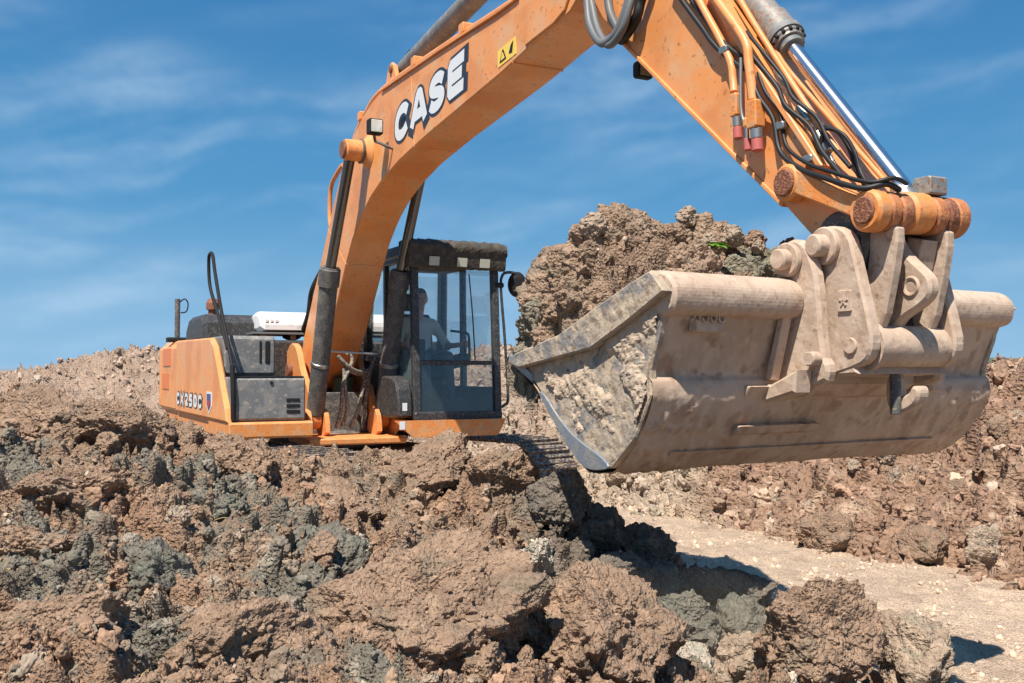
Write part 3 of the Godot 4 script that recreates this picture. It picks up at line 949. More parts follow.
func strew(called: String, where: PackedVector3Array, col: PackedColorArray, count: int, small: float, large: float, sink: float, sd: int, shapes: Array, parent: Node = null):
	var r := RandomNumberGenerator.new()
	r.seed = sd
	var spots := []
	var tries := 0
	while spots.size() < count and tries < count * 6:
		tries += 1
		var k := r.randi() % where.size()
		if not strewn(called, where[k]):
			continue
		spots.append(k)
	var per := int(ceil(spots.size() / float(shapes.size())))
	for s in shapes.size():
		var part := spots.slice(s * per, (s + 1) * per)
		if part.is_empty():
			continue
		var mm := MultiMesh.new()
		mm.transform_format = MultiMesh.TRANSFORM_3D
		mm.use_colors = true
		mm.mesh = shapes[s]
		mm.instance_count = part.size()
		for i in part.size():
			var k: int = part[i]
			var size := small * pow(large / small, pow(r.randf(), 2.6))
			var b := Basis.from_euler(Vector3(r.randf() * TAU, r.randf() * TAU, r.randf() * TAU)) * Basis.from_scale(Vector3(r.randf_range(0.75, 1.3), r.randf_range(0.6, 1.0), r.randf_range(0.75, 1.3)) * size)
			mm.set_instance_transform(i, Transform3D(b, where[k] + Vector3(r.randfn() * 0.006, size * sink, r.randfn() * 0.006)))
			var v := r.randf_range(0.82, 1.35)
			var c := col[k]
			if r.randf() < 0.05:
				c = c.lerp(Color(0.5, 0.41, 0.32), 0.7)
			mm.set_instance_color(i, Color(c.r * v, c.g * v, c.b * v))
		var o := MultiMeshInstance3D.new()
		o.name = numbered(called)
		o.multimesh = mm
		o.material_override = M["earth_crumb"]
		if parent:
			parent.add_child(o, true)
		else:
			add_child(o)
		o.set_meta("kind", "stuff")

func build_land():
	make_mound_grid()
	# the wide ground, out to the horizon
	var gp := PackedVector3Array()
	var gc := PackedColorArray()
	for j in 41:
		for i in 61:
			var d := -60.0 + 2400.0 * pow(j / 40.0, 3.0) + j * 1.5
			var x := (i - 30) * (4.0 + absf(i - 30) * 1.4)
			gp.append(Vector3(x, -0.05, -d))
			var v := 1.0 + 0.15 * soft.get_noise_2d(x * 0.05, d * 0.05)
			gc.append(Color(0.40 * v, 0.31 * v, 0.23 * v))
	var ground := put("ground", sheet(gp, 61, 41, gc), "earth_far", self)
	tag(ground, "bare beige earth reaching out to the horizon", "ground", "", "structure")
	var fl := earth_sheet("dirt_floor", -2.6, 7.6, 3.6, 17.0, 0.036, Vector4(0.010, 0.012, 0.030, 0.006), 0.06, "earth")
	tag(fl, "trodden pale earth floor between the mound and the banks", "ground", "", "structure")
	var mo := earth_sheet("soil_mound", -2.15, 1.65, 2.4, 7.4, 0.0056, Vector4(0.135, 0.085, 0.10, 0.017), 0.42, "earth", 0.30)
	tag(mo, "mound of dug brown and grey earth before the excavator", "mound", "", "structure")
	var ba := earth_sheet("spoil_bank", -1.2, 8.0, 7.0, 20.0, 0.036, Vector4(0.13, 0.12, 0.15, 0.045), 0.05, "earth_far")
	tag(ba, "bank of beige and red brown rubble behind the bucket", "bank", "", "structure")
	var fb := earth_sheet("far_spoil_bank", -24.0, 1.0, 15.3, 27.0, 0.07, Vector4(0.22, 0.18, 0.18, 0.06), 0.06, "earth_far")
	tag(fb, "long dusty spoil bank on the skyline behind the counterweight", "bank", "", "structure")
	# low land on the horizon
	var hp := PackedVector3Array()
	for j in 9:
		for i in 121:
			var x := -1500.0 + i * 25.0
			var t := j / 8.0
			var ridge := (15.0 + 6.0 * soft2.get_noise_2d(x * 0.004, 3.0) + 2.0 * soft.get_noise_2d(x * 0.03, 9.0)) * smoothstep(60.0, 280.0, x)
			hp.append(Vector3(x, -1.0 + ridge * sin(t * PI), -800.0 - t * 260.0))
	var hill := put("distant_hills", sheet(hp, 121, 9), "hill", self)
	tag(hill, "low blue grey hills on the horizon", "hill", "", "structure")
	for k in 5:
		crumb_shapes.append(clod_mesh(900 + k, 1, 4, 1.6, false, true))
		lump_shapes.append(clod_mesh(920 + k, 3, 5, 1.5, false))
	strew("soil_crumbs", land["soil_mound"][0], land["soil_mound"][1], 65000, 0.0025, 0.012, 0.1, 1, crumb_shapes)
	strew("soil_lumps", land["soil_mound"][0], land["soil_mound"][1], 7500, 0.006, 0.034, 0.05, 11, lump_shapes)
	strew("floor_crumbs", land["dirt_floor"][0], land["dirt_floor"][1], 11000, 0.004, 0.028, 0.2, 2, crumb_shapes)
	strew("rubble", land["spoil_bank"][0], land["spoil_bank"][1], 12000, 0.010, 0.085, 0.0, 3, lump_shapes)
	strew("far_rubble", land["far_spoil_bank"][0], land["far_spoil_bank"][1], 9000, 0.012, 0.09, 0.0, 4, lump_shapes)
	for o in get_children():
		if o is MultiMeshInstance3D:
			var nm: String = o.name
			if nm.begins_with("soil_lumps"):
				tag(o, "small rough lumps scattered over the near mound", "lumps", "lumps on the mound")
			elif nm.begins_with("soil_crumbs"):
				tag(o, "loose brown and grey crumbs strewn over the near mound", "crumbs", "crumbs on the mound")
			elif nm.begins_with("floor_crumbs"):
				tag(o, "small pale crumbs strewn over the earth floor", "crumbs", "crumbs on the floor")
			elif nm.begins_with("rubble"):
				tag(o, "loose rubble covering the beige and red brown bank", "rubble", "rubble on the bank")
			else:
				tag(o, "dusty rubble covering the skyline spoil bank", "rubble", "rubble on the skyline bank")

# ---------------------------------------------------------------- the excavator

var ex: Node3D

# strokes of the block letters, on a cell one unit high
const STROKES := {
	"C": [[0.86, 0.74, 0.66, 0.92, 0.36, 0.92, 0.13, 0.72, 0.10, 0.30, 0.30, 0.08, 0.62, 0.08, 0.84, 0.26]],
	"A": [[0.06, 0.0, 0.42, 0.94, 0.58, 0.94, 0.94, 0.0], [0.24, 0.30, 0.76, 0.30]],
	"S": [[0.86, 0.76, 0.66, 0.92, 0.32, 0.92, 0.14, 0.76, 0.20, 0.58, 0.78, 0.42, 0.86, 0.24, 0.66, 0.08, 0.30, 0.08, 0.12, 0.24]],
	"E": [[0.90, 0.91, 0.14, 0.91, 0.14, 0.09, 0.90, 0.09], [0.14, 0.5, 0.80, 0.5]],
	"X": [[0.08, 0.0, 0.92, 1.0], [0.92, 0.0, 0.08, 1.0]],
	"2": [[0.12, 0.76, 0.34, 0.92, 0.68, 0.92, 0.86, 0.74, 0.80, 0.54, 0.14, 0.10, 0.90, 0.10]],
	"5": [[0.86, 0.91, 0.18, 0.91, 0.16, 0.54, 0.66, 0.56, 0.86, 0.40, 0.82, 0.18, 0.62, 0.08, 0.12, 0.10]],
	"0": [[0.50, 0.92, 0.22, 0.86, 0.12, 0.62, 0.12, 0.38, 0.22, 0.14, 0.50, 0.08, 0.78, 0.14, 0.88, 0.38, 0.88, 0.62, 0.78, 0.86, 0.51, 0.92]],
}

# writing on a face: o is the lower left corner, ux along the line, uy up the letter, un out of the face
func writing(text: String, o: Vector3, ux: Vector3, uy: Vector3, un: Vector3, width: float, pitch: float, height: float, weight: float, edge: float, parent: Node):
	for pass_ in 2:
		for k in text.length():
			var s := Shape.new()
			var lift := 0.003 + 0.003 * pass_
			for line in STROKES[text[k]]:
				var p := PackedVector2Array()
				for i in range(0, line.size(), 2):
					p.append(Vector2(line[i] * width + k * pitch, line[i + 1] * height))
				if text[k] in "CS025":
					p = rounded(p)
				for poly in Geometry2D.offset_polyline(p, weight + (edge if pass_ == 0 else 0.0), Geometry2D.JOIN_ROUND, Geometry2D.END_BUTT if pass_ == 1 else Geometry2D.END_SQUARE):
					var idx := Geometry2D.triangulate_polygon(poly)
					for i in range(0, idx.size(), 3):
						var q := []
						for m in 3:
							var c := poly[idx[i + m]]
							q.append(o + ux * c.x + uy * c.y + un * lift)
						if (q[1] - q[0]).cross(q[2] - q[0]).dot(un) < 0.0:
							s.tri(q[0], q[2], q[1])
						else:
							s.tri(q[0], q[1], q[2])
				lift += 0.0006
			put("letter_outline" if pass_ == 0 else "letter", s, "decal_dark" if pass_ == 0 else "decal_white", parent)

func rounded(p: PackedVector2Array) -> PackedVector2Array:
	var q := p
	for k in 2:
		var r := PackedVector2Array([q[0]])
		for i in q.size() - 1:
			r.append(q[i].lerp(q[i + 1], 0.25))
			r.append(q[i].lerp(q[i + 1], 0.75))
		r.append(q[q.size() - 1])
		q = r
	return q

func moved(pts: Array, by: Vector3) -> Array:
	var o := []
	for p in pts:
		o.append(p + by)
	return o

func plate(a: Vector3, b: Vector3, c: Vector3, d: Vector3, thick: float) -> Shape:
	var n := (b - a).cross(d - a).normalized() * thick
	var s := Shape.new()
	s.quad(a + n, b + n, c + n, d + n)
	s.quad(a, d, c, b)
	s.quad(a, b, b + n, a + n)
	s.quad(b, c, c + n, b + n)
	s.quad(c, d, d + n, c + n)
	s.quad(d, a, a + n, d + n)
	return s

func build_excavator():
	ex = Node3D.new()
	ex.name = "excavator"
	add_child(ex)
	ex.position = Vector3(-2.0953, 0, -11.2873)
	ex.rotation.y = deg_to_rad(27.0 - 90.0)
	tag(ex, "orange crawler excavator holding up a wide muddy bucket of earth", "excavator")
	build_tracks()
	build_body()
	build_cab()
	build_boom()
	build_stick()
	build_hitch()
	build_bucket()

func build_tracks():
	var shoe := Shape.new()
	shoe.add(box(Vector3(0, 0, 0), Vector3(0.182, 0.026, 0.6), 0.006))
	shoe.add(bar(Vector3(-0.055, 0.028, -0.3), Vector3(-0.055, 0.028, 0.3), 0.034, 0.022, 0.004))
	shoe.add(bar(Vector3(0.02, 0.022, -0.3), Vector3(0.02, 0.022, 0.3), 0.024, 0.016, 0.003))
	var sm := shoe.mesh()
	for side in [-1.0, 1.0]:
		var t := Node3D.new()
		t.name = "track"
		ex.add_child(t, true)
		t.rotation.y = deg_to_rad(17.0)
		var zc: float = 1.3 * side
		var fr := Shape.new()
		fr.add(box(Vector3(0, 0.46, zc - 0.05 * side), Vector3(3.6, 0.40, 0.34), 0.03))
		for x in [-1.95, 1.95]:
			fr.add(rod(Vector3(x, 0.47, zc - 0.13), Vector3(x, 0.47, zc + 0.13), 0.36, 24))
		for k in 7:
			var x := -1.5 + k * 0.5
			fr.add(rod(Vector3(x, 0.16, zc - 0.16), Vector3(x, 0.16, zc + 0.16), 0.10, 14))
		put("track_frame", fr, "track_steel", t)
		var r := 0.425
		var straight := 3.9
		var total := straight * 2.0 + TAU * r
		var count := 54
		for k in count:
			var s := total * k / count
			var p := Vector3.ZERO
			var ang := 0.0
			if s < straight:
				p = Vector3(-1.95 + s, 0.47 + r, zc)
			elif s < straight + PI * r:
				ang = (s - straight) / r
				p = Vector3(1.95 + r * sin(ang), 0.47 + r * cos(ang), zc)
			elif s < straight * 2.0 + PI * r:
				ang = PI
				p = Vector3(1.95 - (s - straight - PI * r), 0.47 - r, zc)
			else:
				ang = PI + (s - straight * 2.0 - PI * r) / r
				p = Vector3(-1.95 + r * sin(ang), 0.47 + r * cos(ang), zc)
			put("shoe", sm, "track_steel", t, Transform3D(Basis(Vector3(0, 0, 1), -ang), p))
	var cf := Shape.new()
	cf.add(box(Vector3(0, 0.62, 0), Vector3(1.7, 0.36, 2.3), 0.05))
	cf.add(rod(Vector3(0, 0.78, 0), Vector3(0, 1.02, 0), 0.62, 32))
	put("turntable", cf, "dark_muddy", ex, Transform3D(Basis(Vector3(0, 1, 0), deg_to_rad(17.0)), Vector3.ZERO))

func build_body():
	# deck
	var deck := Shape.new()
	deck.add(box(Vector3(-1.05, 1.09, 0), Vector3(3.1, 0.16, 2.72), 0.02))
	deck.add(box(Vector3(1.03, 1.093, 0.98), Vector3(1.04, 0.155, 0.80), 0.02))
	deck.add(box(Vector3(0.92, 0.945, 0.05), Vector3(0.82, 0.07, 1.02), 0.015))
	put("deck", deck, "orange_worn", ex)
	var step := put("cab_sill", plate(Vector3(1.64, 0.985, -0.40), Vector3(1.64, 0.985, -1.34), Vector3(1.64, 1.155, -1.43), Vector3(1.64, 1.155, -0.20), 0.03), "orange_worn", ex)
	put("warning_sticker", plate(Vector3(1.672, 1.07, -0.25), Vector3(1.672, 1.07, -0.31), Vector3(1.672, 1.15, -0.31), Vector3(1.672, 1.15, -0.25), 0.003), "decal_white", step)
	put("cab_floor", box(Vector3(0.8, 1.09, -0.92), Vector3(1.62, 0.12, 0.98), 0.02), "orange_worn", ex)
	# counterweight with a rounded tail
	var plan := PackedVector2Array()
	plan.append_array(v2([-1.55, -1.40, -1.55, 1.40]))
	plan.append_array(v2([-2.65, 1.40]))
	plan.append_array(circle(-2.92, 0.98, 0.42, 8, PI * 0.42, PI * 0.80))
	plan.append_array(v2([-3.40, 0.5, -3.44, 0.0, -3.40, -0.5]))
	plan.append_array(circle(-2.92, -0.98, 0.42, 8, PI * 1.20, PI * 1.58))
	plan.append_array(v2([-2.65, -1.40]))
	var cw := Shape.new()
	cw.add(prism(plan, 0.0, 0.92, 0.10), Transform3D(Basis(Vector3(1, 0, 0), Vector3(0, 0, 1), Vector3(0, -1, 0)), Vector3(0, 2.02, 0)))
	var w := put("counterweight", cw, "orange", ex)
	put("reflector", box(Vector3(-2.25, 1.82, 1.403), Vector3(0.62, 0.22, 0.012), 0.004), mat("orange_patch", Color(0.86, 0.47, 0.22), 0.4), w)
	put("reflector", box(Vector3(-2.35, 1.52, 1.403), Vector3(0.55, 0.20, 0.012), 0.004), "orange_patch", w)
	# orange side with its slanting leading edge
	var side := prism(v2([-1.53, 1.17, 1.52, 1.17, 1.46, 1.30, 0.86, 1.90, 0.66, 1.985, -1.53, 2.01]), 1.335, 1.40, 0.018)
	var sp := put("side_panel", side, "orange", ex)
	writing("CX250C", Vector3(-1.42, 1.265, 1.40), Vector3(1, 0, 0), Vector3(0, 1, 0), Vector3(0, 0, 1), 0.245, 0.292, 0.125, 0.020, 0.014, sp)
	var sh := Shape.new()
	sh.add(prism(v2([0.52, 1.44, 0.52, 1.30, 0.66, 1.22, 0.80, 1.30, 0.80, 1.44]), 1.399, 1.404, 0.001))
	put("shield_emblem", sh, "decal_white", sp)
	put("shield_emblem", prism(v2([0.56, 1.42, 0.56, 1.31, 0.66, 1.25, 0.76, 1.31, 0.76, 1.42]), 1.405, 1.408, 0.0005), "decal_blue", sp)
	put("shield_emblem", prism(v2([0.58, 1.35, 0.58, 1.32, 0.66, 1.27, 0.74, 1.32, 0.74, 1.35]), 1.409, 1.411, 0.0005), "decal_red", sp)
	var ls := prism(v2([-1.53, 1.17, -0.02, 1.17, -0.02, 2.0, -1.53, 2.0]), -1.40, -1.34, 0.018)
	put("side_panel", ls, "orange", ex)
	# stepped grey lockers at the front
	var low := put("locker", box(Vector3(0.44, 1.385, 1.0), Vector3(2.14, 0.42, 0.70), 0.03), "dark", ex)
	for k in 3:
		put("louvre_slot", box(Vector3(1.512, 1.375 - k * 0.055, 0.77), Vector3(0.012, 0.03, 0.13), 0.004), "rubber", low)
	put("latch", rod(Vector3(1.505, 1.54, 0.98), Vector3(1.522, 1.54, 0.98), 0.016, 12), "rubber", low)
	put("seam", box(Vector3(0.45, 1.598, 1.0), Vector3(2.10, 0.006, 0.68), 0.002), "rubber", low)
	var up := put("locker", box(Vector3(0.0, 1.80, 1.07), Vector3(2.0, 0.40, 0.50), 0.035), "dark", ex)
	put("louvre_slot", box(Vector3(1.004, 1.84, 0.90), Vector3(0.012, 0.22, 0.045), 0.006), "rubber", up)
	put("louvre_slot", box(Vector3(1.004, 1.84, 0.97), Vector3(0.012, 0.22, 0.02), 0.006), "rubber", up)
	# engine house, hood, white cover
	put("engine_house", box(Vector3(-0.95, 1.58, 0.0), Vector3(1.3, 0.84, 2.62), 0.03), "cab_paint", ex)
	var hp := v2([-1.9, 1.98, -0.62, 1.98, -0.64, 2.20, -0.80, 2.30, -1.62, 2.30, -1.84, 2.16])
	put("engine_hood", prism(hp, 0.50, 1.24, 0.05), "cab_paint", ex)
	put("engine_hood", prism(hp, -1.2, -0.36, 0.05), "cab_paint", ex)
	var wc := v2([-0.95, 2.09, -0.30, 2.09, -0.30, 2.20, -0.37, 2.30, -0.55, 2.34, -0.86, 2.32, -0.95, 2.22])
	var cover := put("white_cover", prism(soften(wc, 1), -0.92, 0.67, 0.05), "white", ex)
	for k in 3:
		put("cover_mark", box(Vector3(-0.312 + 0.0, 2.22, 0.60 - k * 0.055), Vector3(0.026, 0.035, 0.030), 0.003), "decal_white", cover)
	put("cover_rim", box(Vector3(-0.62, 2.075, -0.07), Vector3(0.64, 0.025, 1.66), 0.005), "hose_grey", cover)
	for z in [0.62, 0.28, -0.5]:
		put("cover_leg", box(Vector3(-0.40, 2.0, z), Vector3(0.05, 0.14, 0.06), 0.005), "grey_paint", cover)
	put("exhaust_cap", lathe(Vector3(-1.4, 2.28, 1.0), Vector3(-1.4, 2.6, 1.0), [[0, 0.05], [0.1, 0.05], [0.11, 0.075], [0.19, 0.075], [0.24, 0.05], [0.25, 0.0]], 18), "rust", ex)
	# post with a small lamp bracket on the tail
	var post := put("lamp_post", rod(Vector3(-2.45, 1.99, 1.25), Vector3(-2.45, 2.58, 1.25), 0.034, 14), "dark_muddy", ex)
	put("bracket", tube([Vector3(-2.45, 2.54, 1.22), Vector3(-2.45, 2.58, 1.16), Vector3(-2.45, 2.52, 1.12), Vector3(-2.45, 2.42, 1.14), Vector3(-2.45, 2.40, 1.21)], 0.009, 8), "rubber", post)
	put("lamp_housing", box(Vector3(-2.3, 2.045, 1.28), Vector3(0.18, 0.06, 0.24), 0.015), "rubber", ex)
	# boarding rail
	var rail := tube([Vector3(1.52, 1.20, 1.335), Vector3(1.53, 1.45, 1.34), Vector3(1.50, 1.70, 1.345)], 0.024, 10)
	var hr := put("handrail", rail, "rubber", ex)
	put("rail_loop", tube([Vector3(1.50, 1.68, 1.345), Vector3(1.32, 1.95, 1.355), Vector3(1.10, 2.22, 1.37), Vector3(0.86, 2.62, 1.39), Vector3(0.76, 2.80, 1.395), Vector3(0.64, 2.84, 1.395), Vector3(0.54, 2.78, 1.395), Vector3(0.56, 2.52, 1.385), Vector3(0.84, 2.28, 1.375), Vector3(1.10, 2.06, 1.36), Vector3(1.30, 1.86, 1.35)], 0.017, 10), "rubber", hr)
	# boom foot brackets
	var bp := v2([-0.62, 1.16, 0.66, 1.16, 0.62, 1.45, 0.30, 1.62, 0.12, 1.90, -0.06, 1.97, -0.26, 1.93, -0.42, 1.70])
	for z in [[0.30, 0.37], [-0.37, -0.30]]:
		put("boom_bracket", prism(soften(bp, 1), z[0], z[1], 0.012), "orange_worn", ex)
	put("boom_foot_pin", rod(Vector3(-0.12, 1.66, -0.42), Vector3(-0.12, 1.66, 0.42), 0.085, 20), "rust", ex)
	put("front_plate", box(Vector3(0.55, 1.20, 0.0), Vector3(0.05, 0.44, 0.60), 0.008), "dark_muddy", ex)
	# block of pipework behind the foot of the boom
	put("swing_motor", lathe(Vector3(0.25, 1.15, -0.12), Vector3(0.25, 1.6, -0.12), [[0, 0.0], [0, 0.17], [0.2, 0.17], [0.22, 0.12], [0.42, 0.12], [0.44, 0.0]], 18), mat("green_part", Color(0.36, 0.42, 0.30), 0.7), ex)
	for k in 6:
		var pts: Array = [FOOT_HOSE_0, FOOT_HOSE_1, FOOT_HOSE_2, FOOT_HOSE_3, FOOT_HOSE_4, FOOT_HOSE_5][k]
		put("hydraulic_hose", tube(pts, 0.021 if k != 2 else 0.016, 9, 8), "hose_muddy", ex)
	put("hose_clamp", bar(Vector3(0.98, 1.86, 0.42), Vector3(0.98, 1.82, -0.44), 0.02, 0.02), "silver", ex)

func cylinder_with(called: String, a: Vector3, b: Vector3, c: Vector3, r: float, rr: float, barrel_mat: String, rod_mat: String, parent: Node) -> MeshInstance3D:
	var l := (b - a).length()
	var dir := (b - a).normalized()
	var s := lathe(a, b, [[0, 0], [0, r * 0.8], [0.03, r], [l - 0.20, r], [l - 0.19, r * 1.16], [l - 0.02, r * 1.16], [l - 0.012, r * 1.05], [l, r * 1.02], [l, 0]], 26)
	var o := put(called, s, barrel_mat, parent)
	put("rod", lathe(b - dir * 0.05, c, [[0, 0], [0, rr], [(c - b).length() + 0.05, rr], [(c - b).length() + 0.05, 0]], 24), rod_mat, o)
	return o

func build_boom():
	var low := v2([-0.30, 1.45, 0.17, 1.54, 0.51, 1.77, 0.85, 2.12, 1.145, 2.475, 1.34, 2.72, 1.53, 2.93, 1.68, 3.05, 1.83, 3.15, 2.1, 3.285, 2.4, 3.385, 2.85, 3.485, 3.2, 3.535, 3.55, 3.58, 4.82, 3.715, 5.4, 3.80, 5.63, 3.815, 5.79, 3.845, 5.95, 3.94, 6.2, 4.04, 6.40, 4.10, 6.49, 4.22, 6.42, 4.34, 6.25, 4.38, 5.6, 4.26, 5.12, 4.155, 4.8, 4.15, 3.75, 4.185, 2.6, 4.205, 2.3, 4.20, 2.1, 4.175, 1.85, 4.10, 1.56, 3.975, 1.33, 3.82, 1.16, 3.68, 0.84, 3.31, 0.53, 2.93, 0.14, 2.47, -0.22, 2.03, -0.38, 1.72, -0.40, 1.55])
	var boom := put("boom", prism(low, -0.20, 0.20, 0.012), "orange", ex)
	# weld seams across the lower face and up the side
	for w in [[Vector2(1.34, 2.72), Vector2(0.72, 3.15)], [Vector2(3.2, 3.535), Vector2(3.12, 4.17)], [Vector2(5.02, 3.742), Vector2(5.10, 4.14)]]:
		var lo: Vector2 = w[0]
		var hi: Vector2 = w[1]
		put("weld_seam", tube([Vector3(lo.x, lo.y, -0.19), Vector3(lo.x, lo.y, 0.19)], 0.008, 6, 1), "orange", boom)
		put("weld_seam", tube([Vector3(lo.x, lo.y, 0.199), Vector3(hi.x, hi.y, 0.199)], 0.0045, 6, 12, 0.2), "orange", boom)
	# flat doubler near the tip and the weld lip below it
	put("doubler", prism(v2([5.22, 3.80, 5.60, 3.83, 5.74, 3.87, 5.86, 4.02, 5.6, 4.22, 5.16, 4.13]), 0.198, 0.214, 0.005), "orange", boom)
	put("edge_flange", prism(v2([2.4, 4.20, 3.75, 4.18, 4.8, 4.146, 5.12, 4.15, 5.12, 4.168, 4.8, 4.166, 3.75, 4.20, 2.4, 4.222]), -0.22, 0.22, 0.003), "orange", boom)
	# writing
	var ux := Vector3(1.55, 0.125, 0).normalized()
	var uy := Vector3(0.02, 0.295, 0).normalized()
	writing("CASE", Vector3(2.745, 3.665, 0.20), ux, uy, Vector3(0, 0, 1), 0.345, 0.388, 0.262, 0.046, 0.024, boom)
	# yellow warning sticker
	var st := put("warning_sticker", plate(Vector3(4.80, 3.765, 0.20), Vector3(5.075, 3.79, 0.20), Vector3(5.062, 3.91, 0.20), Vector3(4.79, 3.885, 0.20), 0.004), "decal_yellow", boom)
	put("warning_triangle", plate(Vector3(4.83, 3.79, 0.205), Vector3(4.93, 3.80, 0.205), Vector3(4.885, 3.875, 0.205), Vector3(4.875, 3.874, 0.205), 0.002), "decal_black", boom)
	put("warning_triangle", plate(Vector3(4.855, 3.80, 0.208), Vector3(4.91, 3.806, 0.208), Vector3(4.884, 3.852, 0.208), Vector3(4.876, 3.851, 0.208), 0.002), "decal_yellow", boom)
	put("warning_figure", plate(Vector3(4.97, 3.82, 0.205), Vector3(5.02, 3.815, 0.205), Vector3(5.035, 3.89, 0.205), Vector3(5.0, 3.87, 0.205), 0.002), "decal_black", boom)
	# boss for the boom cylinders
	var boss := put("cylinder_boss", lathe(Vector3(2.02, 3.72, -0.44), Vector3(2.02, 3.72, 0.44), [[0, 0.0], [0, 0.08], [0.03, 0.098], [0.18, 0.102], [0.21, 0.135], [0.235, 0.165], [0.645, 0.165], [0.67, 0.135], [0.70, 0.102], [0.85, 0.098], [0.88, 0.08], [0.88, 0.0]], 24), "orange", boom)
	put("pin_cap", rod(Vector3(2.02, 3.72, 0.42), Vector3(2.02, 3.72, 0.462), 0.086, 20), "rust", boss)
	put("collar", rod(Vector3(2.02, 3.72, 0.265), Vector3(2.02, 3.72, 0.285), 0.118, 20), "dark_muddy", boss)
	# work lamp on its bent arm
	var lamp := put("work_lamp", box(Vector3(2.60, 3.815, 0.34), Vector3(0.10, 0.135, 0.125), 0.012), "rubber", boom)
	put("lamp_lens", box(Vector3(2.655, 3.815, 0.34), Vector3(0.012, 0.108, 0.10), 0.004), "lamp_glass", lamp)
	put("lamp_arm", tube([Vector3(2.59, 3.74, 0.34), Vector3(2.60, 3.69, 0.335), Vector3(2.64, 3.67, 0.31), Vector3(2.67, 3.64, 0.26), Vector3(2.68, 3.62, 0.20)], 0.013, 8), "dark_muddy", lamp)
	# pipes along the upper edge
	var rim := []
	for p in [[0.53, 2.99], [0.84, 3.37], [1.16, 3.74], [1.33, 3.88], [1.56, 4.04], [1.85, 4.165], [2.1, 4.235], [2.6, 4.262], [3.75, 4.24], [4.8, 4.205], [5.2, 4.215], [5.8, 4.34]]:
		rim.append(Vector3(p[0], p[1], 0.15))
	put("pipe", tube(rim, 0.026, 9, 6), "orange", boom)
	var rim2 := []
	for p in rim.slice(3):
		rim2.append(p + Vector3(0, 0.035, -0.12))
	put("pipe", tube(rim2, 0.022, 9, 6), "orange", boom)
	for p in [Vector3(3.15, 4.27, 0.12), Vector3(4.15, 4.245, 0.12), Vector3(1.72, 4.13, 0.12)]:
		put("pipe_clamp", box(p, Vector3(0.09, 0.085, 0.16), 0.012), "orange", boom)
	put("hydraulic_hose", tube(HOSE_BACK.slice(0, 5), 0.024, 9, 6), "orange_worn", boom)
	put("hydraulic_hose", tube(HOSE_BACK.slice(4), 0.028, 9, 6), "hose", boom)
	for l in [[LOOP_A, 0.024, "hose_grey", 0.0], [LOOP_B, 0.022, "hose_grey", 0.0], [LOOP_C, 0.026, "hose", 0.16], [LOOP_D, 0.022, "hose_grey", 0.14]]:
		put("hydraulic_hose", tube(l[0], l[1], 10, 8 if l[3] == 0.0 else 16, l[3]), l[2], boom)
	# cylinders
	for z in [0.37, -0.37]:
		var c := cylinder_with("boom_cylinder", Vector3(0.86, 1.19, z), Vector3(1.37, 2.68, z), Vector3(2.02, 3.72, z), 0.092, 0.052, "dark_muddy", "rod_dull", ex)
		put("rod_eye", rod(Vector3(2.02, 3.72, z - 0.07), Vector3(2.02, 3.72, z + 0.07), 0.10, 18), "orange_worn", c)
		put("foot_eye", rod(Vector3(0.84, 1.15, z - 0.055), Vector3(0.84, 1.15, z + 0.055), 0.10, 18), "orange_worn", c)
		for dz in [-0.09, 0.09]:
			put("foot_lug", prism(soften(v2([0.66, 0.975, 1.04, 0.975, 1.01, 1.16, 0.93, 1.26, 0.79, 1.26, 0.70, 1.16]), 1), z + dz - 0.025, z + dz + 0.025, 0.006), "orange_worn", ex)
		put("cylinder_clamp", rod(Vector3(1.03, 1.70, z), Vector3(1.05, 1.745, z), 0.10, 20), "silver", c)
	var lug := v2([2.24, 4.18, 2.62, 4.18, 2.52, 4.42, 2.44, 4.47, 2.36, 4.45])
	for z in [[0.09, 0.13], [-0.13, -0.09]]:
		put("cylinder_lug", prism(lug, z[0], z[1], 0.008), "orange", boom)
	put("lug_pin", rod(Vector3(2.45, 4.40, -0.15), Vector3(2.45, 4.40, 0.15), 0.035, 14), "rust", boom)
	cylinder_with("arm_cylinder", Vector3(2.45, 4.41, 0), Vector3(4.75, 4.66, 0), Vector3(5.98, 4.795, 0), 0.088, 0.050, "dark", "chrome", ex)
	put("hydraulic_hose", tube([Vector3(2.05, 4.22, -0.05), Vector3(2.2, 4.36, -0.05), Vector3(2.4, 4.50, -0.02), Vector3(2.62, 4.53, 0.0)], 0.03, 9), "hose", boom)

